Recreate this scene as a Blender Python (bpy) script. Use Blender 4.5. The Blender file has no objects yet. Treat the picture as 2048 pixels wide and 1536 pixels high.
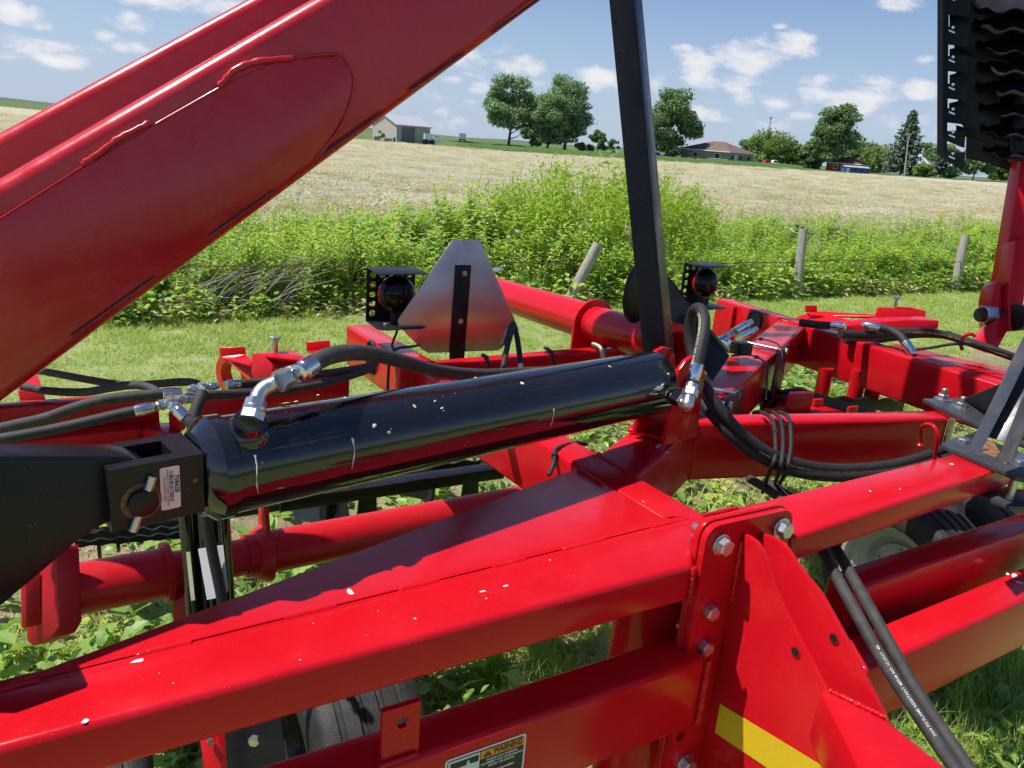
import bpy, bmesh, math, random
import numpy as np
from mathutils import Vector, Matrix, Quaternion
random.seed(7)
SC = bpy.context.scene
COL = SC.collection
R = math.radians

# ------------------------------------------------------------------ camera
FPX, CAM_H = 1538.0, 1.70
PITCH, ROLL = R(17.5), R(4.6)
CAM = Vector((0, 0, CAM_H))
FWD = Vector((0, math.cos(PITCH), -math.sin(PITCH)))
_r0 = Vector((1, 0, 0)); _u0 = _r0.cross(FWD)
RIGHT = _r0 * math.cos(ROLL) + _u0 * math.sin(ROLL)
UP = _u0 * math.cos(ROLL) - _r0 * math.sin(ROLL)
cam_data = bpy.data.cameras.new('camera')
cam_data.sensor_width = 36; cam_data.sensor_fit = 'HORIZONTAL'
cam_data.lens = FPX / 2048 * 36
cam_data.clip_start = 0.02; cam_data.clip_end = 20000
cam = bpy.data.objects.new('camera', cam_data); COL.objects.link(cam)
cam.matrix_world = Matrix(((RIGHT.x, UP.x, -FWD.x, 0), (RIGHT.y, UP.y, -FWD.y, 0), (RIGHT.z, UP.z, -FWD.z, CAM_H), (0, 0, 0, 1)))
SC.camera = cam

# ------------------------------------------------------------------ exposure
vs = SC.view_settings
vs.view_transform = 'Standard'; vs.look = 'None'; vs.exposure = 0.45; vs.gamma = 1.0
vs.use_curve_mapping = False
SC.render.engine = 'CYCLES'
SC.cycles.max_bounces = 5; SC.cycles.diffuse_bounces = 2; SC.cycles.glossy_bounces = 3
SC.cycles.transmission_bounces = 2; SC.cycles.transparent_max_bounces = 4
SC.cycles.use_denoising = True
SC.cycles.use_adaptive_sampling = True; SC.cycles.adaptive_threshold = 0.03
SC.cycles.caustics_reflective = False; SC.cycles.caustics_refractive = False
SC.cycles.sample_clamp_indirect = 6.0

# ------------------------------------------------------------------ sun
SUN_EL, SUN_DIR = R(62.5), Vector((-1.0, -0.06, 0)).normalized()     # towards the sun
sun_vec = Vector((SUN_DIR.x * math.cos(SUN_EL), SUN_DIR.y * math.cos(SUN_EL), math.sin(SUN_EL)))
sun_data = bpy.data.lights.new('sun', 'SUN'); sun_data.energy = 4.2; sun_data.angle = R(0.53); sun_data.color = (1.0, 0.955, 0.88)
sun = bpy.data.objects.new('sun', sun_data); COL.objects.link(sun)
sun.rotation_euler = sun_vec.to_track_quat('Z', 'Y').to_euler(); sun.location = (-20, -5, 40)

# ------------------------------------------------------------------ sky with fair-weather clouds
world = bpy.data.worlds.new('World'); SC.world = world; world.use_nodes = True
def build_sky():
    nt = world.node_tree; N, L = nt.nodes, nt.links
    N.clear()
    def nd(t, **k):
        n = N.new(t)
        for a, b in k.items(): setattr(n, a, b)
        return n
    def val(s, v):
        if hasattr(v, 'is_linked') or isinstance(v, bpy.types.NodeSocket): L.new(v, s)
        else: s.default_value = v
    def m(op, a, b=None, c=None, clamp=False):
        n = nd('ShaderNodeMath', operation=op, use_clamp=clamp)
        val(n.inputs[0], a)
        if b is not None: val(n.inputs[1], b)
        if c is not None: val(n.inputs[2], c)
        return n.outputs[0]
    out = nd('ShaderNodeOutputWorld'); bg = nd('ShaderNodeBackground')
    bg.inputs['Strength'].default_value = 0.070
    L.new(bg.outputs[0], out.inputs[0])
    sky = nd('ShaderNodeTexSky', sky_type='NISHITA')
    sky.sun_disc = False; sky.sun_elevation = SUN_EL
    sky.sun_rotation = math.atan2(SUN_DIR.x, SUN_DIR.y) % (2 * math.pi)
    sky.altitude = 200; sky.air_density = 1.0; sky.dust_density = 0.6; sky.ozone_density = 1.6
    tc = nd('ShaderNodeTexCoord'); sep = nd('ShaderNodeSeparateXYZ')
    L.new(tc.outputs['Generated'], sep.inputs[0])
    x, y, z = sep.outputs
    az = m('ARCTAN2', x, y); el = m('ARCSINE', z)
    # wispy to puffy noise in angle space, stretched sideways
    comb = nd('ShaderNodeCombineXYZ'); val(comb.inputs[0], m('MULTIPLY', az, 19.0)); val(comb.inputs[1], m('MULTIPLY', el, 38.0))
    n1 = nd('ShaderNodeTexNoise'); n1.inputs['Scale'].default_value = 1.0; n1.inputs['Detail'].default_value = 9; n1.inputs['Roughness'].default_value = .62
    n1.inputs['Distortion'].default_value = .25
    L.new(comb.outputs[0], n1.inputs['Vector'])
    nz = m('SUBTRACT', n1.outputs['Fac'], 0.5)
    comb2 = nd('ShaderNodeCombineXYZ'); val(comb2.inputs[0], m('MULTIPLY', az, 4.4)); val(comb2.inputs[1], m('MULTIPLY', el, 12.0)); comb2.inputs[2].default_value = 3.3
    n2 = nd('ShaderNodeTexNoise'); n2.inputs['Scale'].default_value = 1.0; n2.inputs['Detail'].default_value = 3
    L.new(comb2.outputs[0], n2.inputs['Vector'])
    big = m('SUBTRACT', n2.outputs['Fac'], 0.63)
    dens = m('MULTIPLY', big, 4.0)
    # the individual clouds over the field: (pixel centre, half size)
    blobs = SKY_BLOBS
    shade = None
    vec = nd('ShaderNodeCombineXYZ'); val(vec.inputs[0], az); val(vec.inputs[1], el)
    for (px, py, wx, wy, k) in blobs:
        d = (FWD + RIGHT * ((px - 1024) / FPX) - UP * ((py - 768) / FPX)).normalized()
        a0, e0 = math.atan2(d.x, d.y), math.asin(d.z)
        wa, we = wx / FPX, wy / FPX
        q = nd('ShaderNodeVectorMath', operation='MULTIPLY_ADD'); L.new(vec.outputs[0], q.inputs[0])
        q.inputs[1].default_value = (1 / wa, 1 / we, 0); q.inputs[2].default_value = (-a0 / wa, -e0 / we, 0)
        dt = nd('ShaderNodeVectorMath', operation='DOT_PRODUCT'); L.new(q.outputs[0], dt.inputs[0]); L.new(q.outputs[0], dt.inputs[1])
        dens = m('MAXIMUM', dens, m('SUBTRACT', k, dt.outputs['Value']))
    dens = m('ADD', dens, m('MULTIPLY', nz, 4.2))
    fac = nd('ShaderNodeMapRange', interpolation_type='SMOOTHSTEP'); fac.inputs['From Min'].default_value = 0.0; fac.inputs['From Max'].default_value = 1.0
    L.new(dens, fac.inputs['Value'])
    # cloud tone: bright tops, grey thin parts
    tone = nd('ShaderNodeMapRange'); tone.inputs['From Min'].default_value = 0.1; tone.inputs['From Max'].default_value = 1.6
    tone.inputs['To Min'].default_value = 0.0; tone.inputs['To Max'].default_value = 1.0
    L.new(dens, tone.inputs['Value'])
    cc = nd('ShaderNodeMix', data_type='RGBA'); L.new(tone.outputs[0], cc.inputs['Factor'])
    cc.inputs[6].default_value = (5.9, 6.7, 8.2, 1); cc.inputs[7].default_value = (9.6, 9.5, 9.5, 1)
    # pale veil towards the horizon
    hz = nd('ShaderNodeMapRange', interpolation_type='SMOOTHSTEP'); hz.inputs['From Min'].default_value = -0.02; hz.inputs['From Max'].default_value = 0.26
    hz.inputs['To Min'].default_value = 0.82; hz.inputs['To Max'].default_value = 0.0
    L.new(el, hz.inputs['Value'])
    hm = nd('ShaderNodeMix', data_type='RGBA'); L.new(hz.outputs[0], hm.inputs['Factor'])
    tint = nd('ShaderNodeMix', data_type='RGBA', blend_type='MULTIPLY'); tint.inputs['Factor'].default_value = 1.0
    L.new(sky.outputs[0], tint.inputs[6]); tint.inputs[7].default_value = SKY_TINT
    L.new(tint.outputs[2], hm.inputs[6]); hm.inputs[7].default_value = (5.2, 6.3, 8.1, 1)
    mx = nd('ShaderNodeMix', data_type='RGBA')
    fm = m('MULTIPLY', fac.outputs[0], 0.93)
    L.new(fm, mx.inputs['Factor']); L.new(hm.outputs[2], mx.inputs[6]); L.new(cc.outputs[2], mx.inputs[7])
    L.new(mx.outputs[2], bg.inputs['Color'])
SKY_TINT = (0.86, 0.98, 1.22, 1)
SKY_BLOBS = [ # px, py, half width, half height, strength
    (1042, 132, 62, 22, 1.0), (1195, 158, 60, 24, 1.0), (905, 160, 30, 12, .9), (958, 178, 26, 16, .9),
    (1400, 138, 60, 36, 1.0), (1500, 112, 80, 36, 1.15), (1590, 92, 55, 26, .95), (1440, 165, 110, 26, .8), (1365, 98, 32, 12, .5),
    (1640, 158, 48, 16, .95), (1555, 200, 34, 20, 1.0), (1630, 188, 40, 18, .95), (1750, 185, 60, 32, 1.15), (1690, 200, 50, 20, .8), (1830, 180, 40, 22, .9),
    (1410, 228, 36, 22, 1.0), (1480, 195, 34, 12, .6), (1850, 120, 26, 12, .6), (1815, 10, 48, 14, .7), (1560, 52, 20, 8, .4),
    (25, 30, 42, 22, 1.05), (50, 85, 46, 20, 1.0), (105, 92, 56, 14, .9), (80, 52, 24, 12, .8), (210, 72, 26, 12, .9), (265, 48, 40, 20, .95), (265, 92, 38, 14, .95),
    (130, 122, 55, 18, 1.0), (380, 5, 110, 24, 1.05), (215, 38, 20, 10, .7), (20, 115, 40, 12, .5), (900, 240, 60, 26, .35), (1250, 175, 40, 26, .7),
    (1500, 250, 200, 30, .35), (1750, 240, 160, 30, .45), (880, 225, 40, 14, .6), (940, 205, 26, 12, .7), (1610, 235, 60, 14, .55), (1480, 205, 40, 12, .75), (1300, 160, 40, 26, .9), (1545, 215, 30, 14, .8), (1720, 215, 60, 14, .7), (1060, 165, 60, 14, .6), (740, 60, 40, 16, .6), (330, 130, 40, 14, .7), (180, 100, 40, 12, .7)]
build_sky()
world.cycles.sampling_method = 'MANUAL'; world.cycles.sample_map_resolution = 512

# ------------------------------------------------------------------ picture-to-place helpers (pixels of the 2048 x 1536 photograph)
def ray(x, y): return FWD + RIGHT * ((x - 1024) / FPX) - UP * ((y - 768) / FPX)
def H(x, y, z):
    d = ray(x, y); return CAM + d * ((z - CAM_H) / d.z)
def U(x, y, dep): return CAM + ray(x, y) * dep
def PL(x, y, p, n):
    d = ray(x, y); return CAM + d * ((Vector(p) - CAM).dot(n) / d.dot(n))
AX = Vector((math.cos(R(30)), math.sin(R(30)), 0)); BX = Vector((-AX.y, AX.x, 0)); ZX = Vector((0, 0, 1))

# ------------------------------------------------------------------ object helpers
ORG = {}
def origin(p): return ORG.get(p.name, Vector((0, 0, 0))) if p else Vector((0, 0, 0))
def tag(o, label=None, cat=None, group=None, kind=None):
    if label: o['label'] = label
    if cat: o['category'] = cat
    if group: o['group'] = group
    if kind: o['kind'] = kind
    return o
def thing(name, loc, label, cat, group=None):
    o = bpy.data.objects.new(name, None); COL.objects.link(o); o.location = loc; o.empty_display_size = .05
    ORG[o.name] = Vector(loc)
    return tag(o, label, cat, group)
def link(name, me, mat, parent=None, smooth=None, kind=None):
    o = bpy.data.objects.new(name, me); COL.objects.link(o)
    if mat is not None:
        me.materials.clear(); me.materials.append(mat)
    if parent:
        o.parent = parent; ORG[o.name] = origin(parent)
    if smooth is not None:
        me.polygons.foreach_set('use_smooth', [True] * len(me.polygons))
        me.set_sharp_from_angle(angle=R(smooth))
    if kind: o['kind'] = kind
    return o
def mesh_from(name, V, F, mat, parent=None, bevel=0, seg=2, smooth=35, kind=None, wob=0):
    og = origin(parent)
    me = bpy.data.meshes.new(name)
    bm = bmesh.new()
    vs_ = [bm.verts.new(Vector(v) - og) for v in V]
    for f in F:
        try: bm.faces.new([vs_[i] for i in f])
        except ValueError: pass
    bmesh.ops.recalc_face_normals(bm, faces=bm.faces)
    if bevel:
        ed = [e for e in bm.edges if len(e.link_faces) == 2 and e.calc_face_angle(0) > R(28)]
        bmesh.ops.bevel(bm, geom=ed, offset=bevel, segments=seg, profile=.5, affect='EDGES', clamp_overlap=True)
    bm.to_mesh(me); bm.free()
    return link(name, me, mat, parent, smooth, kind)
def extrude(name, pts, vec, mat, parent=None, bevel=0, seg=2, **k):
    n = len(pts); pts = [Vector(p) for p in pts]; vec = Vector(vec)
    V = pts + [p + vec for p in pts]
    F = [list(range(n)), list(range(n, 2 * n))] + [[i, (i + 1) % n, n + (i + 1) % n, n + i] for i in range(n)]
    return mesh_from(name, V, F, mat, parent, bevel, seg, **k)
def slab(name, px, z, h, mat, parent=None, bevel=.006, **k):
    return extrude(name, [H(x, y, z) for x, y in px], (0, 0, -h), mat, parent, bevel, **k)
def beam(name, p0, p1, w, h, mat, parent=None, bevel=.007, **k):
    p0, p1, w = Vector(p0), Vector(p1), Vector(w)
    return extrude(name, [p0, p1, p1 + w, p0 + w], (0, 0, -h) if not isinstance(h, Vector) else h, mat, parent, bevel, **k)
def frame_of(d):
    d = Vector(d).normalized()
    u = d.cross(ZX)
    if u.length < 1e-4: u = d.cross(Vector((1, 0, 0)))
    u.normalize(); return d, u, u.cross(d)
def lathe(name, p, d, prof, mat, parent=None, n=24, smooth=35, hexa=False, closed=True):
    p = Vector(p); d, u, v = frame_of(d); V, F = [], []
    for t, r in prof:
        for i in range(n):
            a = 2 * math.pi * i / n
            V.append(p + d * t + u * (math.cos(a) * r) + v * (math.sin(a) * r))
    k = len(prof)
    for j in range(k - 1):
        for i in range(n):
            F.append([j * n + i, j * n + (i + 1) % n, (j + 1) * n + (i + 1) % n, (j + 1) * n + i])
    if closed:
        F.append(list(range(n))); F.append(list(range((k - 1) * n, k * n)))
    return mesh_from(name, V, F, mat, parent, 0, smooth=smooth)
def rod(name, p0, p1, r, mat, parent=None, n=16, r2=None, smooth=35):
    p0, p1 = Vector(p0), Vector(p1); L = (p1 - p0).length
    return lathe(name, p0, p1 - p0, [(0, r), (L, r if r2 is None else r2)], mat, parent, n, smooth)
def smooth_path(P, n=8):
    P = [Vector(p) for p in P]; out = []
    for i in range(len(P) - 1):
        a = P[max(i - 1, 0)]; b = P[i]; c = P[i + 1]; d = P[min(i + 2, len(P) - 1)]
        for j in range(n):
            t = j / n
            out.append(.5 * ((2 * b) + (c - a) * t + (2 * a - 5 * b + 4 * c - d) * t * t + (3 * b - a - 3 * c + d) * t ** 3))
    out.append(P[-1]); return out
def sweep(P, r, n=10, taper=None, flat=None, wob=0):
    """verts, faces of a tube along P; flat=(vec, k) squashes it"""
    V, F = [], []; k = len(P)
    t0 = (P[1] - P[0]).normalized(); _, u, v = frame_of(t0)
    for j in range(k):
        t = (P[min(j + 1, k - 1)] - P[max(j - 1, 0)]).normalized()
        u = (u - t * u.dot(t)).normalized(); v = t.cross(u)
        rr = r if taper is None else r * (1 + (taper - 1) * j / (k - 1))
        if wob: rr *= 1 + random.uniform(-wob, wob)
        for i in range(n):
            a = 2 * math.pi * i / n
            V.append(P[j] + u * (math.cos(a) * rr) + v * (math.sin(a) * rr))
    for j in range(k - 1):
        for i in range(n):
            F.append([j * n + i, j * n + (i + 1) % n, (j + 1) * n + (i + 1) % n, (j + 1) * n + i])
    F.append(list(range(n))); F.append(list(range((k - 1) * n, k * n)))
    return V, F
def tube(name, P, r, mat, parent=None, n=12, sub=8, taper=None, wob=0, raw=False):
    Q = [Vector(p) for p in P] if raw else smooth_path(P, sub)
    V, F = sweep(Q, r, n, taper, wob=wob)
    return mesh_from(name, V, F, mat, parent, 0, smooth=60)
def merge_parts(parts):
    V, F = [], []
    for v, f in parts:
        k = len(V); V += v; F += [[i + k for i in q] for q in f]
    return V, F
def boxVF(p, ax, ay, az):
    p = Vector(p); V = [p + ax * i + ay * j + az * k for k in (0, 1) for j in (0, 1) for i in (0, 1)]
    return V, [[0, 1, 3, 2], [4, 5, 7, 6], [0, 1, 5, 4], [2, 3, 7, 6], [0, 2, 6, 4], [1, 3, 7, 5]]
def ring_cut(cx, cy, r, n=12): return [(cx + r * math.cos(2 * math.pi * i / n), cy + r * math.sin(2 * math.pi * i / n)) for i in range(n)]
def plate_holes(name, outer, holes, to3, vec, mat, parent=None, smooth=30):
    """flat plate with real holes: 2-D outline and hole loops, to3 maps 2-D to 3-D, vec = thickness"""
    cu = bpy.data.curves.new(name, 'CURVE'); cu.dimensions = '2D'; cu.fill_mode = 'BOTH'; cu.extrude = .5
    for loop in [outer] + holes:
        sp = cu.splines.new('POLY'); sp.points.add(len(loop) - 1); sp.use_cyclic_u = True
        for q, (a, b) in zip(sp.points, loop): q.co = (a, b, 0, 1)
    ob = bpy.data.objects.new(name, cu); COL.objects.link(ob)
    bpy.context.view_layer.update()
    me = bpy.data.meshes.new_from_object(ob.evaluated_get(bpy.context.evaluated_depsgraph_get()))
    bpy.data.objects.remove(ob); bpy.data.curves.remove(cu)
    og = origin(parent); vec = Vector(vec)
    for v in me.vertices: v.co = Vector(to3(v.co.x, v.co.y)) + vec * (v.co.z + .5) - og
    me.update(); me.name = name
    bm = bmesh.new(); bm.from_mesh(me); bmesh.ops.remove_doubles(bm, verts=bm.verts, dist=1e-6); bmesh.ops.recalc_face_normals(bm, faces=bm.faces); bm.to_mesh(me); bm.free()
    return link(name, me, mat, parent, smooth)
def text(name, s, p, ux, uy, size, mat, parent, lift=.0006, align='LEFT', bold=False, width=None):
    """flat printed lettering on a surface: ux = reading direction, uy = up direction of the letters"""
    cu = bpy.data.curves.new(name, 'FONT'); cu.body = s; cu.size = size; cu.align_x = align; cu.resolution_u = 2
    if bold: cu.offset = size * .018
    ob = bpy.data.objects.new(name, cu); COL.objects.link(ob)
    bpy.context.view_layer.update()
    me = bpy.data.meshes.new_from_object(ob.evaluated_get(bpy.context.evaluated_depsgraph_get()))
    bpy.data.objects.remove(ob); bpy.data.curves.remove(cu)
    ux, uy = Vector(ux).normalized(), Vector(uy).normalized(); nn = ux.cross(uy)
    og = origin(parent); p = Vector(p)
    kx = 1.0
    if width and len(me.vertices):
        w0 = max(v.co.x for v in me.vertices) - min(v.co.x for v in me.vertices)
        kx = width / w0
    for v in me.vertices: v.co = p + ux * (v.co.x * kx) + uy * v.co.y + nn * lift - og
    me.update()
    return link(name, me, mat, parent)
# ------------------------------------------------------------------ materials
MATS = {}
def mat_base(name):
    m = bpy.data.materials.new(name); m.use_nodes = True
    nt = m.node_tree; b = nt.nodes['Principled BSDF']; MATS[name] = m
    return m, nt, b
def nnode(nt, t, **k):
    n = nt.nodes.new(t)
    for a, b in k.items(): setattr(n, a, b)
    return n
def noise(nt, scale, detail=4, rough=.55, vec=None, coord='Object'):
    n = nnode(nt, 'ShaderNodeTexNoise'); n.inputs['Scale'].default_value = scale; n.inputs['Detail'].default_value = detail; n.inputs['Roughness'].default_value = rough
    if vec is None:
        tc = nnode(nt, 'ShaderNodeTexCoord'); vec = tc.outputs[coord]
    nt.links.new(vec, n.inputs['Vector']); return n
def ramp(nt, fac, stops, interp='LINEAR'):
    r = nnode(nt, 'ShaderNodeValToRGB'); r.color_ramp.interpolation = interp
    el = r.color_ramp.elements
    while len(el) < len(stops): el.new(.5)
    for e, (p, c) in zip(el, stops): e.position = p; e.color = (*c, 1) if len(c) == 3 else c
    nt.links.new(fac, r.inputs[0]); return r
def mixc(nt, fac, a, b, blend='MIX'):
    n = nnode(nt, 'ShaderNodeMix', data_type='RGBA', blend_type=blend)
    for s, v in ((n.inputs['Factor'], fac), (n.inputs[6], a), (n.inputs[7], b)):
        if isinstance(v, bpy.types.NodeSocket): nt.links.new(v, s)
        elif isinstance(v, (int, float)): s.default_value = v
        else: s.default_value = (*v, 1)
    return n.outputs[2]
def bump(nt, b, h, strength=.3, dist=.01):
    n = nnode(nt, 'ShaderNodeBump'); n.inputs['Strength'].default_value = strength; n.inputs['Distance'].default_value = dist
    nt.links.new(h, n.inputs['Height']); nt.links.new(n.outputs[0], b.inputs['Normal'])
def paint(name, c1, c2, rough, coat=0.0, dust=(.35, .3, .25), dust_amt=.0, orange=.0, specks=True, spec=.5, film_amt=.30):
    m, nt, b = mat_base(name)
    geo = nnode(nt, 'ShaderNodeNewGeometry'); pos = geo.outputs['Position']
    n = noise(nt, 6, 5, .6, pos)
    col = ramp(nt, n.outputs[0], [(.3, c1), (.7, c2)]).outputs[0]
    f = noise(nt, 420, 2, .5, pos)
    sp = ramp(nt, f.outputs[0], [(.735, (0, 0, 0)), (.76, (1, 1, 1))]).outputs[0]
    n3 = noise(nt, 9, 4, .7, pos)
    du = ramp(nt, n3.outputs[0], [(.5, (0, 0, 0)), (.8, (1, 1, 1))]).outputs[0]
    if dust_amt:
        ds = nnode(nt, 'ShaderNodeMath', operation='MULTIPLY'); nt.links.new(du, ds.inputs[0]); ds.inputs[1].default_value = dust_amt
        col = mixc(nt, ds.outputs[0], col, dust)
    # faint streaky film and fine scuffs
    mp = nnode(nt, 'ShaderNodeMapping'); mp.inputs['Scale'].default_value = (14, 14, 3); nt.links.new(pos, mp.inputs[0]); n4 = noise(nt, 1.0, 8, .72, mp.outputs[0])
    n5 = noise(nt, 55, 6, .8, pos)
    pm = nnode(nt, 'ShaderNodeMath', operation='MULTIPLY'); nt.links.new(n4.outputs[0], pm.inputs[0]); nt.links.new(n5.outputs[0], pm.inputs[1])
    film = ramp(nt, pm.outputs[0], [(.30, (0, 0, 0)), (.50, (1, 1, 1))]).outputs[0]
    fs = nnode(nt, 'ShaderNodeMath', operation='MULTIPLY'); nt.links.new(film, fs.inputs[0]); fs.inputs[1].default_value = film_amt
    col = mixc(nt, fs.outputs[0], col, dust)
    if specks:
        ss = nnode(nt, 'ShaderNodeMath', operation='MULTIPLY'); nt.links.new(sp, ss.inputs[0]); ss.inputs[1].default_value = .5
        col = mixc(nt, ss.outputs[0], col, (.55, .45, .38))
    nt.links.new(col, b.inputs['Base Color'])
    rr = nnode(nt, 'ShaderNodeMapRange'); nt.links.new(n3.outputs[0], rr.inputs[0]); rr.inputs[1].default_value = .3; rr.inputs[2].default_value = .75
    rr.inputs[3].default_value = rough * .75; rr.inputs[4].default_value = rough * 1.5
    ra = nnode(nt, 'ShaderNodeMath', operation='MULTIPLY_ADD'); nt.links.new(film, ra.inputs[0]); ra.inputs[1].default_value = film_amt * .7; nt.links.new(rr.outputs[0], ra.inputs[2]); nt.links.new(ra.outputs[0], b.inputs['Roughness'])
    b.inputs['Specular IOR Level'].default_value = spec
    b.inputs['Coat Weight'].default_value = coat; b.inputs['Coat Roughness'].default_value = .06
    w = noise(nt, 38, 3, .5, pos)
    bump(nt, b, w.outputs[0], .10 + orange, .004)
    return m
RED = paint('red_paint', (.53, .005, .012), (.60, .008, .016), .19, .03, dust=(.58, .09, .09), dust_amt=.06, spec=.22, film_amt=.13)
REDB = paint('red_boom_paint', (.54, .010, .018), (.61, .016, .025), .25, .08, dust=(.60, .20, .19), dust_amt=.12, spec=.55, film_amt=.22)
BLACKP = paint('flat_black_post_paint', (.006, .006, .008), (.010, .010, .012), .3, .0, dust=(.1, .09, .08), dust_amt=.03, spec=.2, film_amt=.05)
REDD = paint('red_paint_dusty', (.50, .008, .014), (.58, .012, .018), .32, .0, dust=(.45, .12, .08), dust_amt=.10, spec=.35, film_amt=.12)
ORANGE = paint('orange_red_paint', (.62, .045, .01), (.68, .06, .015), .35, .1)
BLACK = paint('gloss_black_paint', (.006, .006, .008), (.010, .010, .012), .07, .6, dust=(.1, .09, .08), dust_amt=.05, film_amt=.07)
BLACKD = paint('satin_black_paint', (.007, .007, .010), (.011, .011, .014), .36, .0, dust=(.12, .11, .10), dust_amt=.05, spec=.32, film_amt=.08)
CHAR = paint('charcoal_paint', (.035, .038, .046), (.05, .052, .06), .33, .1, dust=(.25, .2, .15), dust_amt=.3)
def simple(name, c, rough=.5, metal=0.0, var=.15, scale=60, bmp=0, bscale=None, spec=None):
    m, nt, b = mat_base(name)
    geo = nnode(nt, 'ShaderNodeNewGeometry')
    n = noise(nt, scale, 4, .6, geo.outputs['Position'])
    lo = tuple(max(0, x * (1 - var)) for x in c); hi = tuple(min(1, x * (1 + var)) for x in c)
    nt.links.new(ramp(nt, n.outputs[0], [(.3, lo), (.7, hi)]).outputs[0], b.inputs['Base Color'])
    b.inputs['Roughness'].default_value = rough; b.inputs['Metallic'].default_value = metal
    if spec is not None: b.inputs['Specular IOR Level'].default_value = spec
    if bmp:
        n2 = noise(nt, bscale or scale * 2, 4, .6, geo.outputs['Position']); bump(nt, b, n2.outputs[0], bmp, .004)
    return m
ZINC = simple('zinc_plated_steel', (.55, .56, .57), .34, .9, .2, 120, .1)
CHROME = simple('bright_steel', (.75, .75, .76), .16, 1.0, .08, 80)
STEELD = simple('dull_steel', (.2, .19, .18), .45, .8, .4, 90, .2)
RUBBER = simple('black_rubber', (.018, .018, .019), .62, 0, .35, 60, .25, 900)
TYRE = simple('tyre_rubber', (.024, .023, .023), .6, 0, .5, 30, .35, 260)
HOSEDUST = simple('dusty_hose_rubber', (.045, .042, .040), .7, 0, .4, 45, .25, 700)
YELLOW = simple('yellow_reflective_tape', (.70, .47, .02), .35, .0, .08, 300)
WHITE = simple('white_print', (.8, .8, .8), .5, 0, .04)
LABELW = simple('label_paper', (.78, .62, .64), .5, 0, .05)
DECALW = simple('decal_white', (.70, .71, .74), .35, 0, .04)
PRINT = simple('black_print', (.012, .012, .012), .5, 0, .1)
ORANGEP = simple('orange_print', (.80, .27, .02), .4, 0, .05)
YELP = simple('yellow_hose_print', (.55, .50, .32), .6, 0, .2)
ORANP = simple('amber_hose_print', (.55, .28, .06), .6, 0, .2)
RUST = simple('rusty_steel', (.22, .10, .045), .8, 0, .5, 70, .3)
DROP = simple('bird_dropping', (.74, .72, .66), .8, 0, .2, 200, .3)
SEED = simple('dry_leaf_bits', (.55, .38, .18), .8, 0, .4, 120)
RIM = simple('grey_green_wheel_paint', (.42, .43, .41), .4, 0, .12, 20)
REDLENS = simple('red_rim_plastic', (.42, .006, .006), .2, 0, .1)
LENS, nt, b = mat_base('dark_lens'); b.inputs['Base Color'].default_value = (.008, .006, .006, 1); b.inputs['Roughness'].default_value = .05; b.inputs['Specular IOR Level'].default_value = .3
def alu():
    m, nt, b = mat_base('brushed_aluminium')
    tc = nnode(nt, 'ShaderNodeNewGeometry'); mp = nnode(nt, 'ShaderNodeMapping'); mp.inputs['Scale'].default_value = (8, 8, 900)
    nt.links.new(tc.outputs['Position'], mp.inputs[0]); n = noise(nt, 1, 3, .6, mp.outputs[0])
    n2 = noise(nt, 7, 4, .6, tc.outputs['Position'])
    nt.links.new(ramp(nt, n2.outputs[0], [(.3, (.54, .49, .48)), (.7, (.66, .61, .60))]).outputs[0], b.inputs['Base Color'])
    b.inputs['Metallic'].default_value = .92
    rr = nnode(nt, 'ShaderNodeMapRange'); nt.links.new(n.outputs[0], rr.inputs[0]); rr.inputs[3].default_value = .34; rr.inputs[4].default_value = .50
    nt.links.new(rr.outputs[0], b.inputs['Roughness']); b.inputs['Anisotropic'].default_value = .6
    bump(nt, b, n.outputs[0], .04, .002)
    return m
ALU = alu()
def leafmat(name, c1, c2, trans=.45, rough=.55, spec=.3):
    m, nt, b = mat_base(name); b.inputs['Roughness'].default_value = rough; b.inputs['Specular IOR Level'].default_value = spec
    oi = nnode(nt, 'ShaderNodeObjectInfo'); geo = nnode(nt, 'ShaderNodeNewGeometry')
    rn = nnode(nt, 'ShaderNodeMath', operation='FRACT')
    ad = nnode(nt, 'ShaderNodeMath', operation='ADD'); nt.links.new(oi.outputs['Random'], ad.inputs[0]); nt.links.new(geo.outputs['Random Per Island'], ad.inputs[1])
    nt.links.new(ad.outputs[0], rn.inputs[0])
    col = ramp(nt, rn.outputs[0], [(0, c1), (1, c2)]).outputs[0]
    nt.links.new(col, b.inputs['Base Color'])
    tr = nnode(nt, 'ShaderNodeBsdfTranslucent')
    tcol = mixc(nt, 1.0, col, (1.0, 1.1, .55), 'MULTIPLY'); nt.links.new(tcol, tr.inputs['Color'])
    mx = nnode(nt, 'ShaderNodeMixShader'); mx.inputs[0].default_value = trans
    out = nt.nodes['Material Output']; nt.links.new(b.outputs[0], mx.inputs[1]); nt.links.new(tr.outputs[0], mx.inputs[2]); nt.links.new(mx.outputs[0], out.inputs[0])
    return m
L_LAWN = leafmat('lawn_grass', (0.314, 0.456, 0.092), (0.556, 0.616, 0.196), .35)
L_LAWN2 = leafmat('dry_lawn_grass', (0.442, 0.425, 0.170), (0.578, 0.510, 0.255), .3)
L_TALL = leafmat('tall_grass_blades', (0.267, 0.503, 0.067), (0.451, 0.600, 0.122), .45)
L_WEED = leafmat('weed_leaves', (0.316, 0.564, 0.087), (0.604, 0.636, 0.130), .45)
L_BROAD = leafmat('broad_leaves', (0.191, 0.360, 0.073), (0.382, 0.540, 0.124), .4, .42, .45)
L_DARKW = leafmat('dark_weed_leaves', (0.099, 0.208, 0.048), (0.198, 0.333, 0.084), .35)
L_WILLOW = leafmat('willow_leaves', (0.335, 0.577, 0.073), (0.564, 0.600, 0.120), .5)
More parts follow.
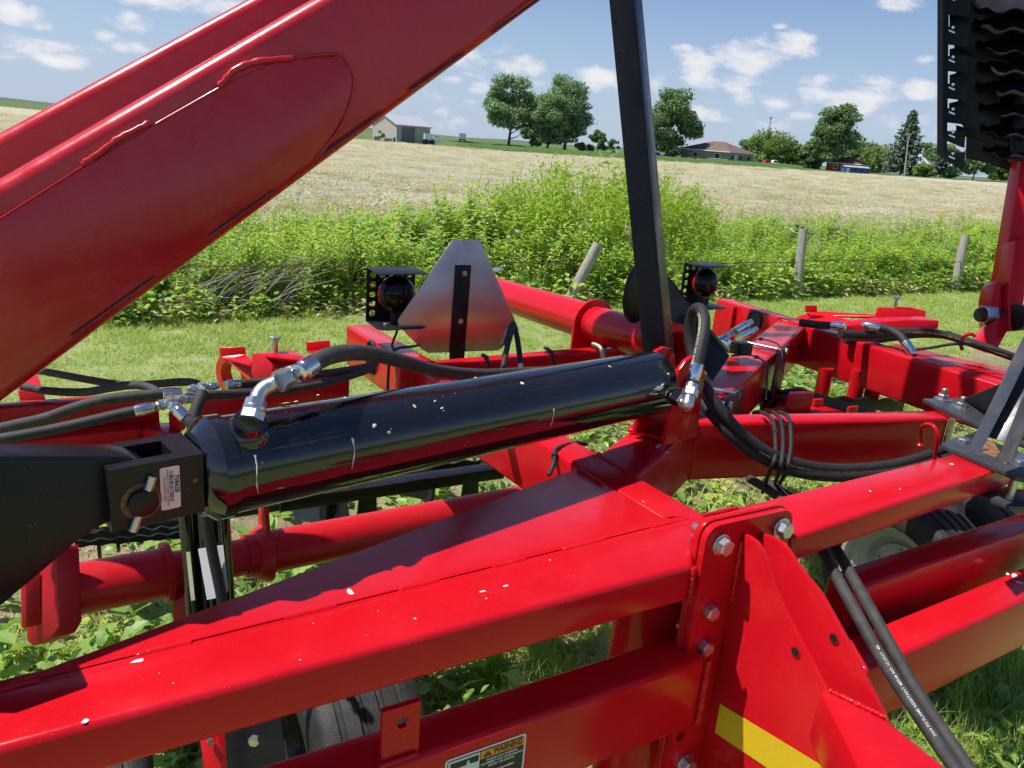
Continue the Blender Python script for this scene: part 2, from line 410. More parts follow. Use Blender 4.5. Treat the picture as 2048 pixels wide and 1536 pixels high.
L_OAK = leafmat('maple_leaves', (0.104, 0.203, 0.083), (0.225, 0.329, 0.137), .3, .5, .3)
L_OAK2 = leafmat('poplar_leaves', (0.150, 0.273, 0.124), (0.321, 0.426, 0.206), .3, .5, .35)
L_LITE = leafmat('light_bush_leaves', (0.132, 0.229, 0.060), (0.265, 0.359, 0.097), .35)
L_SPRUCE = leafmat('spruce_needles', (0.090, 0.161, 0.097), (0.209, 0.274, 0.193), .15)
L_STRAW = leafmat('straw', (.44, .40, .27), (.64, .60, .44), .2, .6, .2)
L_DRY = leafmat('dry_leaves', (0.438, 0.375, 0.200), (0.688, 0.600, 0.325), .3)
L_FLOWER = leafmat('pale_flower_heads', (0.620, 0.520, 0.500), (0.750, 0.700, 0.600), .3)
BARK = simple('bark', (.10, .085, .07), .9, 0, .4, 8, .5, 30)
STICK = simple('dead_twig', (.38, .33, .27), .9, 0, .3, 40)
POSTW = simple('weathered_wood', (.36, .33, .28), .9, 0, .35, 25, .5, 80)
WIRE = simple('rusty_fence_wire', (.14, .075, .045), .7, .3, .3, 50)
def grain():
    m = MATS['weathered_wood']; nt = m.node_tree; b = nt.nodes['Principled BSDF']
    geo = nnode(nt, 'ShaderNodeNewGeometry'); mp = nnode(nt, 'ShaderNodeMapping'); mp.inputs['Scale'].default_value = (60, 60, 4)
    nt.links.new(geo.outputs['Position'], mp.inputs[0]); n = noise(nt, 1, 5, .7, mp.outputs[0])
    nt.links.new(ramp(nt, n.outputs[0], [(.25, (.16, .14, .12)), (.5, (.36, .33, .29)), (.8, (.5, .47, .42))]).outputs[0], b.inputs['Base Color'])
grain()
def ground_mat(name, stops, scales=(2.2, 30), bmp=.4, dist=.02, vec_scale=None, mixf=.5):
    m, nt, b = mat_base(name); b.inputs['Roughness'].default_value = .95; b.inputs['Specular IOR Level'].default_value = .1
    geo = nnode(nt, 'ShaderNodeNewGeometry'); pos = geo.outputs['Position']
    if vec_scale:
        mp = nnode(nt, 'ShaderNodeMapping'); mp.inputs['Scale'].default_value = vec_scale; mp.inputs['Rotation'].default_value = (0, 0, R(-30)); nt.links.new(pos, mp.inputs[0]); pos = mp.outputs[0]
    a = noise(nt, scales[0], 6, .6, pos); c = noise(nt, scales[1], 6, .75, pos)
    mx = nnode(nt, 'ShaderNodeMath', operation='MULTIPLY_ADD'); nt.links.new(c.outputs[0], mx.inputs[0]); mx.inputs[1].default_value = mixf
    ml = nnode(nt, 'ShaderNodeMath', operation='MULTIPLY'); nt.links.new(a.outputs[0], ml.inputs[0]); ml.inputs[1].default_value = 1 - mixf
    nt.links.new(ml.outputs[0], mx.inputs[2])
    nt.links.new(ramp(nt, mx.outputs[0], stops).outputs[0], b.inputs['Base Color'])
    bump(nt, b, c.outputs[0], bmp, dist)
    return m
G_BASE = ground_mat('far_farmland', [(.3, (.09, .14, .05)), (.7, (.14, .19, .07))], (.02, .8), .2)
G_LAWN = ground_mat('lawn_soil', [(.3, (.18, .24, .07)), (.5, (.27, .33, .12)), (.7, (.38, .39, .18))], (1.2, 40))
G_SOIL = ground_mat('straw_strewn_soil', [(.3, (.12, .09, .05)), (.5, (.26, .21, .12)), (.68, (.44, .37, .22))], (3, 60), .6, .02)
G_FIELD = ground_mat('mown_hay_field', [(.34, (.24, .23, .14)), (.44, (.39, .36, .245)), (.54, (.53, .49, .355)), (.68, (.63, .59, .45))], (1.1, 4.2), 1.0, .16, (.55, 1.3, 1), .62)
G_SOY = ground_mat('soybean_canopy', [(.3, (.06, .12, .035)), (.7, (.11, .18, .055))], (.5, 3), .6, .2)
G_ROAD = ground_mat('pale_gravel_road', [(.3, (.42, .41, .38)), (.7, (.52, .5, .46))], (1, 10), .1)
# ------------------------------------------------------------------ land
def sstep(a, b, x):
    t = min(1, max(0, (x - a) / (b - a))); return t * t * (3 - 2 * t)
def tz(x, y):
    return max(0, .0122 * (min(x, 120) + 5)) * sstep(25, 150, math.hypot(x, y))
def ab(a, b, z=0.0):
    v = AX * a + BX * b; return Vector((v.x, v.y, z))
B0 = 7.0                                   # front edge of the weeds (machine side)
def sheet(name, mat, fn, nu, nv, kind='structure'):
    V = [fn(i / nu, j / nv) for j in range(nv + 1) for i in range(nu + 1)]
    F = [[j * (nu + 1) + i, j * (nu + 1) + i + 1, (j + 1) * (nu + 1) + i + 1, (j + 1) * (nu + 1) + i] for j in range(nv) for i in range(nu)]
    return mesh_from(name, V, F, mat, None, 0, smooth=60, kind=kind)
def fn_ground(u, v):
    r = 0.0 if v == 0 else 2.0 * (3500 ** v); a = u * 2 * math.pi
    x, y = r * math.cos(a), r * math.sin(a)
    return Vector((x, y, tz(x, y) - .03))
sheet('ground', G_BASE, fn_ground, 72, 60)
def fn_lawn(u, v):
    p = ab(-14 + 40 * u, -6 + (B0 + 6.3) * v); return Vector((p.x, p.y, .004 + .012 * math.sin(p.x * 1.7) * math.cos(p.y * 1.3)))
sheet('lawn_ground', G_LAWN, fn_lawn, 60, 20)
def fn_soil(u, v):
    p = ab(-5 + 16 * u, 1.8 + 2.4 * v + .18 * math.sin(u * 40) * (v > .9)); return Vector((p.x, p.y, .022 + .010 * math.sin(p.x * 9) * math.sin(p.y * 8)))
sheet('bare_soil', G_SOIL, fn_soil, 90, 16)
def fn_verge(u, v):
    p = ab(-14 + 40 * u, B0 + .25 + 2.6 * v); return Vector((p.x, p.y, .012))
sheet('verge_ground', G_SOIL, fn_verge, 20, 4)
def fn_field(u, v):
    b = B0 + 2.2 + 160 * v ** 2.2; a = -60 + 260 * u - 0 * v
    p = ab(a, b)
    return p
# the mown field: fan from the verge out to the farmsteads
def field_far(t):                          # far edge, left to right
    f = t / .25; x = -500 + 470 * f if t < .25 else -30 + 160 * (t - .25) / .75
    return Vector((x, 480 - 352 * f if t < .25 else 128 + .30 * max(0, x + 10), 0))
def fn_field2(u, v):
    p0 = ab(-60 + 100 * u, B0 + 2.25); p1 = field_far(u); k = v ** 2.4
    p = p0 * (1 - k) + p1 * k
    z = tz(p.x, p.y) + .035 + .05 * math.sin(p.x * .9 + p.y * .3) * math.sin(p.y * .55) * min(1, v * 5)
    return Vector((p.x, p.y, z))
sheet('hay_field', G_FIELD, fn_field2, 120, 100)
# soybean strip and pale road beyond
def fn_soy(u, v):
    x = -12 + 62 * u; y = 128 + .30 * max(0, x + 10) + .5 + 12 * v
    e = min(1, 8 * min(v, 1 - v)) ; rs = random.Random(int(u * 997) * 131 + int(v * 131))
    return Vector((x, y, tz(x, y) + .1 + e * (.62 + rs.uniform(-.16, .16))))
sheet('soybean_field', G_SOY, fn_soy, 160, 12)
def fn_lawn2(u, v):
    x = 28 + 100 * u; y = 128 + .30 * max(0, x + 10) + .6 + 26 * v
    return Vector((x, y, tz(x, y) + .06))
sheet('farmyard_grass', G_BASE, fn_lawn2, 20, 4)
sheet('gravel_road', G_ROAD, lambda u, v: Vector((-120 + 300 * u, 205 + 60 * u + 7 * v, .12)), 12, 1)
def fn_soy2(u, v):
    x = -30 + 190 * u; y = 260 + 160 * v; rs = random.Random(int(u * 997) * 131 + int(v * 131))
    return Vector((x, y, .25 + rs.uniform(-.2, .2)))
sheet('far_soybean_field', G_SOY, fn_soy2, 60, 8)
# low far horizon rise
def fn_hill(u, v):
    a = R(-60 + 120 * u); r = 1900 + 500 * v
    h = (4 + 2 * math.sin(u * 37) + 1.5 * math.sin(u * 91 + 1)) * math.sin(math.pi * v)
    return Vector((r * math.sin(a), r * math.cos(a), h))
sheet('far_tree_line', ground_mat('far_woods', [(.3, (.09, .12, .10)), (.7, (.13, .16, .14))], (.01, .05), .2), fn_hill, 160, 4)

# ------------------------------------------------------------------ trees
def at_depth(px, py, dep):
    p = U(px, py, dep); return Vector((p.x, p.y, tz(p.x, p.y)))
def leaf_mesh(name, C, Nn, S, asp, mat, parent, rng, kind=None):
    """one quad-leaf (folded a little) per centre"""
    n = len(C); up = rng.normal(size=(n, 3)); up -= (up * Nn).sum(1)[:, None] * Nn; up /= np.linalg.norm(up, axis=1)[:, None] + 1e-9
    sd = np.cross(Nn, up); S = S[:, None]
    fold = Nn * S * .18
    V = np.stack([C - up * S, C + sd * S * asp + fold, C + up * S, C - sd * S * asp + fold], 1).reshape(-1, 3)
    og = np.array(origin(parent)); V = V - og
    me = bpy.data.meshes.new(name)
    me.vertices.add(4 * n); me.vertices.foreach_set('co', V.astype(np.float32).ravel())
    idx = np.arange(4 * n).reshape(n, 4); tri = np.concatenate([idx[:, [0, 1, 2]], idx[:, [0, 2, 3]]]).astype(np.int32)
    me.loops.add(tri.size); me.loops.foreach_set('vertex_index', tri.ravel())
    me.polygons.add(len(tri)); me.polygons.foreach_set('loop_start', np.arange(len(tri), dtype=np.int32) * 3); me.polygons.foreach_set('loop_total', np.full(len(tri), 3, np.int32))
    me.update(calc_edges=True); me.validate()
    return link(name, me, mat, parent, kind=kind)
def limbs(base, h, spread, rng, trunk_r, fork=.25, nl=9):
    parts = []; top = base + Vector((rng.normal() * .02 * h, rng.normal() * .02 * h, h * .86))
    mid = base.lerp(top, .5) + Vector((rng.normal() * .02 * h, rng.normal() * .02 * h, 0))
    V, F = sweep(smooth_path([base - ZX * .3, base.lerp(mid, .4), mid, top], 4), trunk_r, 8, .18); parts.append((V, F))
    for i in range(nl):
        t = fork + (.8 - fork) * i / nl; p = base.lerp(top, t); a = rng.uniform(0, 2 * math.pi); L = spread * rng.uniform(.55, .95) * (1 - .5 * t)
        q = p + Vector((math.cos(a) * L, math.sin(a) * L, h * rng.uniform(.10, .26)))
        m = p.lerp(q, .5) + Vector((0, 0, -h * .02))
        parts.append(sweep(smooth_path([p, m, q], 4), trunk_r * .42 * (1 - .6 * t), 6, .2))
    return merge_parts(parts)
def tree(name, px, base_y, top_y, width_px, dep, label, lm, seed, crown0=.22, n=5200, leaf=.34, lobes=34, group='trees beyond the hay field', shape=1.0, trunk=.026):
    rng = np.random.default_rng(seed)
    base = at_depth(px, base_y, dep); h = (base_y - top_y) * dep / FPX; w = width_px * dep / FPX / 2
    t = thing(name, base, label, 'tree', group)
    V, F = limbs(base, h, w, rng, h * trunk, fork=max(.15, crown0 * .8)); mesh_from('trunk', V, F, BARK, t, smooth=60)
    cz0, cz1 = base.z + h * crown0, base.z + h
    C, Nn = [], []
    wts = []
    LC = []
    for i in range(lobes):
        zf = rng.beta(1.5, 1.5); prof = math.sin(math.pi * min(1, max(0, .12 + zf * .80))) ** (.7 * shape)
        a = rng.uniform(0, 2 * math.pi); rr = w * prof * math.sqrt(rng.uniform(.08, 1)) * .80
        c = np.array([base.x + math.cos(a) * rr, base.y + math.sin(a) * rr, cz0 + (cz1 - cz0) * (.06 + zf * .86)])
        r = w * rng.uniform(.20, .40); LC.append((c, r))
    tot = sum(r ** 2 for _, r in LC)
    for c, r in LC:
        k = max(8, int(n * r * r / tot)); d = rng.normal(size=(k, 3)); d /= np.linalg.norm(d, axis=1)[:, None]
        d[:, 2] = np.where(d[:, 2] < -.3, d[:, 2] * .6, d[:, 2])
        rad = r * (rng.uniform(.25, 1, k) ** .45) * (1 + .25 * rng.normal(size=k) * .5)
        C.append(c + d * rad[:, None] * np.array([1, 1, .72])); Nn.append(d * .7 + rng.normal(size=(k, 3)) * .6 + np.array([0, 0, .35]))
    C = np.concatenate(C); Nn = np.concatenate(Nn); Nn /= np.linalg.norm(Nn, axis=1)[:, None]
    leaf_mesh('crown', C, Nn, leaf * rng.uniform(.6, 1.3, len(C)), .6, lm, t, rng)
    return t
def spruce(px, base_y, top_y, width_px, dep, label, seed):
    rng = np.random.default_rng(seed); base = at_depth(px, base_y, dep); h = (base_y - top_y) * dep / FPX; w = width_px * dep / FPX / 2
    t = thing('spruce_tree', base, label, 'tree', 'trees beyond the hay field')
    V, F = sweep([base - ZX * .3, base + ZX * h * .5, base + ZX * h * .97], h * .018, 8, .15); mesh_from('trunk', V, F, BARK, t, smooth=60)
    C, Nn = [], []
    for i in range(190):
        zf = (i + .5) / 190; a = i * 2.39996 + rng.uniform(-.3, .3); L = w * (1 - zf) ** .85 * rng.uniform(.7, 1.12) + .12
        for k in range(36):
            s = rng.uniform(.12, 1); p = np.array([base.x + math.cos(a) * L * s, base.y + math.sin(a) * L * s, base.z + h * (.06 + .93 * zf) - .28 * L * s + .22 * L * s * s])
            p += rng.normal(size=3) * np.array([.16, .16, .12]); C.append(p); Nn.append([math.cos(a) * .5, math.sin(a) * .5, .8] + rng.normal(size=3) * .5)
    C = np.array(C); Nn = np.array(Nn); Nn /= np.linalg.norm(Nn, axis=1)[:, None]
    leaf_mesh('crown', C, Nn, .34 * rng.uniform(.6, 1.3, len(C)), .5, L_SPRUCE, t, rng); return t
tree('poplar_tree', 1016, 297, 158, 112, 160, 'tall round-crowned tree on a bare trunk, leftmost of the trees behind the field', L_OAK2, 11, .20, 17000, .27, 66)
tree('poplar_tree', 1128, 305, 157, 118, 168, 'tallest wide tree right behind the small pale tree, left of the black post', L_OAK2, 12, .10, 18000, .27, 70)
tree('poplar_tree', 1094, 306, 192, 92, 158, 'lighter green leafy tree standing in front of the tallest tree', L_OAK2, 15, .10, 13000, .26, 50)
tree('poplar_tree', 1062, 302, 205, 60, 172, 'dark narrow tree squeezed between the two tall trees left of the black post', L_OAK, 13, .05, 7500, .27, 34)
tree('maple_tree', 1195, 306, 257, 46, 185, 'small round dark tree left of the black post', L_OAK, 14, .05, 2200, .34, 16)
tree('garden_tree', 1168, 306, 285, 40, 170, 'low rounded bush beside the small round tree', L_LITE, 16, .02, 1200, .34, 12)
tree('maple_tree', 1228, 306, 280, 30, 240, 'small distant tree just left of the black post', L_OAK, 17, .05, 900, .45, 10)
tree('maple_tree', 1338, 302, 166, 116, 150, 'big dark tree emerging right of the black post', L_OAK, 21, .06, 18000, .27, 70)
tree('maple_tree', 1655, 338, 204, 100, 160, 'tall dark tree with uneven crown between the two houses', L_OAK, 22, .10, 17000, .27, 66)
spruce(1800, 350, 228, 94, 165, 'dark conical spruce beside the leaning utility pole', 23)
for i, (px, by, ty, wd, dep, lm, lb) in enumerate([
    (1545, 335, 271, 120, 175, L_LITE, 'broad light green tree with rounded top right behind the brick house'),
    (1592, 336, 284, 70, 172, L_LITE, 'yellowish green rounded bush right of the broad light green tree'),
    (1500, 328, 278, 64, 188, L_OAK, 'dark rounded tree peeping over the right end of the brick house roof'),
    (1585, 330, 278, 40, 195, L_OAK, 'small dark tree behind the yellowish green bush'),
    (1618, 338, 284, 60, 170, L_OAK, 'low dark tree at the left foot of the tall uneven tree'),
    (1704, 345, 280, 84, 185, L_OAK, 'dark rounded tree behind the red-roofed house'),
    (1745, 347, 300, 96, 180, L_LITE, 'low spreading tree between the red-roofed house and the spruce'),
    (1838, 350, 284, 54, 200, L_OAK, 'dark tree behind the white barn roof'),
    (1880, 356, 290, 80, 160, L_OAK, 'dark tree under the toothed bar of the raised wing'),
    (1945, 360, 300, 90, 160, L_OAK, 'dark rounded tree below the raised wing, second from the right'),
    (2000, 362, 318, 60, 165, L_LITE, 'paler low tree at the right end of the tree row'),
    (1845, 352, 325, 44, 152, L_LITE, 'low green shrub in front of the white barn'),
]): tree('garden_tree', px, by, ty, wd, dep, lb, lm, 40 + i, .02, 6000, .30, 30)

# ------------------------------------------------------------------ buildings
CREAM = simple('cream_metal_siding', (.46, .42, .35), .7, 0, .06, 1.5)
DOORG = simple('grey_sliding_door', (.16, .16, .17), .6, 0, .08, 2)
ROOFM = simple('galvanised_roof', (.50, .51, .54), .45, .2, .06, 2)
BRICKH = simple('buff_brick', (.32, .28, .22), .9, 0, .2, 4, .3)
SHING = simple('brown_shingles', (.165, .105, .08), .9, 0, .25, 6)
SHINGR = simple('red_brown_shingles', (.15, .06, .05), .9, 0, .25, 6)
TRIMW = simple('white_trim', (.74, .74, .72), .6, 0, .05)
BLUEP = simple('blue_siding', (.035, .09, .30), .6, 0, .1)
REDP = simple('red_siding', (.38, .03, .03), .5, 0, .1)
GLASSD = simple('dark_window_glass', (.02, .025, .03), .08, 0, .1)
GREYW = simple('grey_boards', (.24, .24, .24), .9, 0, .2, 3)
TRAILERW = simple('white_box_body', (.72, .73, .74), .45, 0, .05)
def house_frame(px, py, dep, ang):
    c = at_depth(px, py, dep); u = Vector((math.cos(R(ang)), math.sin(R(ang)), 0)); v = Vector((-u.y, u.x, 0)); return c, u, v
def wallbox(name, c, u, v, L, W, z0, z1, mat, parent):
    V, F = boxVF(c + ZX * z0, u * L, v * W, ZX * (z1 - z0)); return mesh_from(name, V, F, mat, parent)
def gable(name, c, u, v, L, W, z0, rise, ov, mat, parent, axis='u', th=.18):
    a, b = (u, v) if axis == 'u' else (v, u); LL, WW = (L, W) if axis == 'u' else (W, L)
    e0 = c - a * ov - b * ov; z = ZX
    sl = rise / (WW / 2)
    prof = [b * 0 + z * (z0 - sl * ov), b * (WW / 2 + ov) + z * (z0 + rise), b * (WW + 2 * ov) + z * (z0 - sl * ov)]
    P = [e0 + p for p in prof] + [e0 + p + z * th for p in reversed(prof)]
    return extrude(name, P, a * (LL + 2 * ov), mat, parent)
# pole barn
c, u, v = house_frame(793, 282, 132, 38); bn = thing('pole_barn', c, 'cream metal pole barn with grey roof at the left edge of the field', 'barn')
BL, BW, BH = 6.6, 9.0, 2.75
wallbox('wall', c, u, v, BL, BW, 0, BH, CREAM, bn)
extrude('gable_end', [c + ZX * BH, c + v * BW + ZX * BH, c + v * BW / 2 + ZX * (BH + 1.5)], u * .15, CREAM, bn)
extrude('gable_end', [c + u * (BL - .15) + ZX * BH, c + u * (BL - .15) + v * BW + ZX * BH, c + u * (BL - .15) + v * BW / 2 + ZX * (BH + 1.5)], u * .15, CREAM, bn)
gable('roof', c, u, v, BL, BW, BH + .02, 1.5, .25, ROOFM, bn)
V, F = boxVF(c + u * 1.0 - v * .1, u * 2.5, v * .09, ZX * 2.5); mesh_from('sliding_door', V, F, DOORG, bn)
V, F = boxVF(c + u * .12 - v * .06, u * .75, v * .05, ZX * 2.0); mesh_from('door', V, F, simple('pale_blue_door', (.35, .45, .5), .5), bn)
# box truck by the barn, and one on the road
def box_truck(px, py, dep, L, Hh, ang, label, cab=True):
    c, u, v = house_frame(px, py, dep, ang); t = thing('box_truck', c, label, 'truck', 'white box trucks')
    wallbox('box_body', c, u, v, L, 2.2, .75, Hh, TRAILERW, t)
    if cab:
        P = [c + u * (L + .05) + ZX * .5, c + u * (L + 1.6) + ZX * .5, c + u * (L + 1.6) + ZX * 1.3, c + u * (L + 1.1) + ZX * (Hh * .8), c + u * (L + .05) + ZX * (Hh * .8)]
        extrude('cab', P, v * 2.0, TRAILERW, t, .05)
        P = [c + u * (L + .3) + ZX * 1.4 - v * .01, c + u * (L + 1.4) + ZX * 1.4 - v * .01, c + u * (L + 1.05) + ZX * (Hh * .75) - v * .01, c + u * (L + .3) + ZX * (Hh * .75) - v * .01]
        extrude('side_window', P, v * -.02, GLASSD, t)
    for k in (.15, .8) if not cab else (.18, 1.12):
        rod('wheel', c + u * L * k + ZX * .45 - v * .02, c + u * L * k + ZX * .45 + v * .3, .45, TYRE, t, 14)
        rod('wheel', c + u * L * k + ZX * .45 + v * 1.9, c + u * L * k + ZX * .45 + v * 2.22, .45, TYRE, t, 14)
    V, F = boxVF(c + u * .1 + v * .5 + ZX * .45, u * (L + (1.2 if cab else -.2)), v * 1.2, ZX * .28); mesh_from('chassis', V, F, DOORG, t)
    return t
box_truck(849, 284, 126, 1.15, 1.75, 12, 'white box truck parked beside the cream pole barn')
box_truck(918, 283, 300, 2.6, 3.0, 6, 'white box truck out on the far road', cab=False)
# brick house with hip roof
def hip_house(px, py, dep, ang, L, W, Hh, rise, ov, wm, rm, label, wins, name='brick_house', wallh=None):
    c, u, v = house_frame(px, py, dep, ang); t = thing(name, c, label, 'house')
    wallbox('wall', c, u, v, L, W, -.3, Hh, wm, t)
    e = [c - u * ov - v * ov, c + u * (L + ov) - v * ov, c + u * (L + ov) + v * (W + ov), c - u * ov + v * (W + ov)]
    e = [p + ZX * Hh for p in e]; m0 = c + u * (W * .45) + v * W / 2 + ZX * (Hh + rise); m1 = c + u * max(W * .55, L - W * .45) + v * W / 2 + ZX * (Hh + rise)
    V = e + [m0, m1]; F = [[0, 1, 5, 4], [1, 2, 5], [2, 3, 4, 5], [3, 0, 4], [3, 2, 1, 0]]
    rf = mesh_from('roof', V, F, rm, t, smooth=10)
    fa = []
    for i in range(4):
        p, q = e[i], e[(i + 1) % 4]; d = (q - p); nrm = Vector((d.y, -d.x, 0)).normalized()
        fa.append(boxVF(p - ZX * .16, d, nrm * .03, ZX * .155))
    V, F = merge_parts(fa); mesh_from('fascia', V, F, TRIMW, rf)
    for (side, s, z0, ww, hh, kind) in wins:
        o, d, nn = (c, u, -v) if side == 'u' else (c + u * L, v, u)
        V, F = boxVF(o + d * s + ZX * z0 + nn * .003, d * ww, nn * .05, ZX * hh); w = mesh_from('door' if kind == 'door' else 'window', V, F, TRIMW, t)
        V, F = boxVF(o + d * (s + .1) + ZX * (z0 + .1) + nn * .055, d * (ww - .2), nn * .02, ZX * (hh - .2)); mesh_from('pane', V, F, GLASSD if kind != 'door' else TRIMW, w)
    return t, c, u, v
hip_house(1359, 327, 151, -45, 10.6, 8.9, 2.45, 1.75, .45, BRICKH, SHING, 'tan brick ranch house with brown hip roof behind the field',
          [('u', 2.9, 1.05, .95, .95, 'w'), ('u', 7.6, 1.0, 1.25, 1.0, 'w'), ('u', 7.9, -.1, .8, .3, 'w'), ('v', .5, .95, 1.2, 1.1, 'w'), ('v', 2.1, .05, .95, 2.0, 'door'), ('v', 3.6, .95, 1.2, 1.1, 'w'), ('v', 6.6, .95, 1.1, 1.1, 'w')])

hip_house(1652, 346, 160, -38, 6.2, 6.5, 1.75, 1.35, .5, REDP, SHINGR, 'small red house with dark hip roof and white porch', [('u', 1.2, .5, .9, .9, 'w'), ('v', .4, .1, 1.0, 1.5, 'door'), ('v', 2.2, .6, 1.0, .9, 'w')], 'farm_house')
c, u, v = house_frame(1688, 349, 150, -4); t = thing('storage_shed', c, 'long blue shed with a white door in front of the red house', 'shed')
wallbox('wall', c, u, v, 4.6, 2.5, -.2, 1.05, BLUEP, t); gable('roof', c, u, v, 4.6, 2.5, 1.06, .25, .12, ROOFM, t, th=.06)
V, F = boxVF(c + u * .25 - v * .05, u * .6, v * .04, ZX * .85); mesh_from('door', V, F, TRIMW, t)
for k in (1.6, 2.9): V, F = boxVF(c + u * k - v * .05 + ZX * .4, u * .6, v * .04, ZX * .4); mesh_from('window', V, F, GLASSD, t)
c, u, v = house_frame(1815, 352, 168, 20); t = thing('hay_barn', c, 'old grey barn with a bright white metal roof at the right of the field', 'barn')
wallbox('wall', c, u, v, 5.5, 6.5, -.3, 2.4, GREYW, t)
for k in (0, 5.35): extrude('gable_end', [c + u * k + ZX * 2.4, c + u * k + v * 6.5 + ZX * 2.4, c + u * k + v * 3.25 + ZX * 4.6], u * .15, GREYW, t)
gable('roof', c, u, v, 5.5, 6.5, 2.42, 2.2, .3, simple('white_metal_roof', (.75, .76, .78), .4, .1, .05, 2), t)
V, F = boxVF(c + u * 3 - v * .06, u * 1.3, v * .05, ZX * 1.9); mesh_from('door', V, F, TRIMW, t)
c = at_depth(1862, 350, 185); t = thing('grain_silo', c, 'grey concrete silo rising behind the white barn roof', 'silo')
lathe('shell', c - ZX * .3, ZX, [(0, 1.3), (7.4, 1.3)], GREYW, t, 20); lathe('cap', c + ZX * 7.12, ZX, [(0, 1.36), (.35, 1.1), (.6, .2)], DOORG, t, 20)
# utility poles, radio tower, road sign
def pole(px, base_y, px1, top_y, dep, r, label, arm=True):
    c = at_depth(px, base_y, dep); top = U(px1, top_y, dep); t = thing('utility_pole', c, label, 'pole', 'utility poles')
    rod('shaft', c - ZX * .4, top, r, POSTW, t, 8, r * .75)
    if arm:
        d = Vector((.95, .3, 0)); m = c.lerp(top, .95)
        V, F = boxVF(m - d * .7 - Vector((.06, .06, .06)), d * 1.4, Vector((-.03, .1, 0)), ZX * .12); mesh_from('crossarm', V, F, POSTW, t)
        for k in (-.6, 0, .6): rod('insulator', m + d * k + ZX * .06, m + d * k + ZX * .25, .05, TRIMW, t, 8)
    return t
pole(1809, 351, 1818, 266, 158, .14, 'leaning utility pole in front of the dark spruce')
pole(1677, 330, 1684, 290, 175, .12, 'utility pole beside the small red house')
pole(1397, 316, 1401, 297, 260, .11, 'thin distant utility pole left of the brick house')
c = at_depth(1532, 300, 620); c.z = 0; t = thing('radio_tower', c, 'thin lattice radio tower on the skyline above the trees', 'tower')
top = U(1542, 234, 620)
ax_ = (top - c); parts = []
for k in range(3):
    a = 2 * math.pi * k / 3; o0 = Vector((math.cos(a), math.sin(a), 0)) * 1.9; o1 = o0 * .3
    parts.append(sweep([c + o0, top + o1], .16, 5)); a2 = 2 * math.pi * (k + 1) / 3
    for j in range(12):
        f0, f1 = j / 12, (j + 1) / 12; q0 = Vector((math.cos(a), math.sin(a), 0)) * (1.9 * (1 - f0) + .57 * f0); q1 = Vector((math.cos(a2), math.sin(a2), 0)) * (1.9 * (1 - f1) + .57 * f1)
        parts.append(sweep([c.lerp(top, f0) + q0, c.lerp(top, f1) + q1], .09, 4))
V, F = merge_parts(parts); mesh_from('lattice', V, F, simple('tower_steel', (.34, .36, .40), .6), t)
V, F = boxVF(top + Vector((-.9, -.9, -1.0)), Vector((1.8, 0, 0)), Vector((0, 1.8, 0)), ZX * .8); mesh_from('platform', V, F, MATS['tower_steel'], t)
def car(px, py, dep, ang, mat, label, L=4.2):
    c, u, v = house_frame(px, py, dep, ang); t = thing('parked_car', c, label, 'car', 'cars parked by the houses')
    P = [(0, .35), (L, .35), (L, .8), (L * .82, .88), (L * .68, 1.35), (L * .25, 1.38), (L * .08, .92), (0, .85)]
    extrude('body', [c + u * a + ZX * z for a, z in P], v * 1.7, mat, t, .06)
    P = [(L * .79, .92), (L * .67, 1.28), (L * .27, 1.30), (L * .14, .95)]
    extrude('side_window', [c + u * a + ZX * z - v * .012 for a, z in P], v * -.01, GLASSD, t)
    for k in (.2, .8):
        for w in (-.01, 1.5): rod('wheel', c + u * L * k + ZX * .33 + v * w, c + u * L * k + ZX * .33 + v * (w + .22), .33, TYRE, t, 14)
    return t
car(1526, 335, 158, 0, simple('red_car_paint', (.5, .02, .02), .25), 'red car parked in the grass right of the brick house', 1.9)
car(1542, 334, 160, 0, TRAILERW, 'white pickup beside the red car by the brick house', 1.8)
car(1325, 322, 168, 4, GLASSD, 'dark car parked left of the brick house', 3.2)
car(1304, 320, 172, 4, BLUEP, 'blue car at the far left of the brick house', 2.2)
# crates and clutter in front of the barn
c, u, v = house_frame(748, 284, 124, 10); 
for k, (dx, w, h, m_, lb) in enumerate([(0, 1.0, .7, GREYW, 'grey crate left in front of the pole barn'), (1.6, 1.3, .55, POSTW, 'low wooden crate in the middle in front of the pole barn'), (3.2, .4, .75, BLUEP, 'blue barrel in front of the pole barn')]):
    t = thing('storage_crate', c + u * dx, lb, 'crate')
    if k < 2:
        wallbox('bin', c + u * dx, u, v, w, .9, .1, h, m_, t); wallbox('pallet', c + u * (dx - .05) - v * .05, u, v, w + .1, 1.0, 0, .098, POSTW, t)
    else:
        lathe('drum', c + u * dx, ZX, [(0, .2), (.25, .22), (.5, .22), (.75, .2)], m_, t, 12); lathe('lid', c + u * dx + ZX * .752, ZX, [(0, .19), (.04, .19)], TRIMW, t, 12)
tree('sapling_tree', 763, 281, 258, 16, 125, 'thin young sapling in front of the pole barn', L_LITE, 77, .1, 350, .16, 8, trunk=.012)
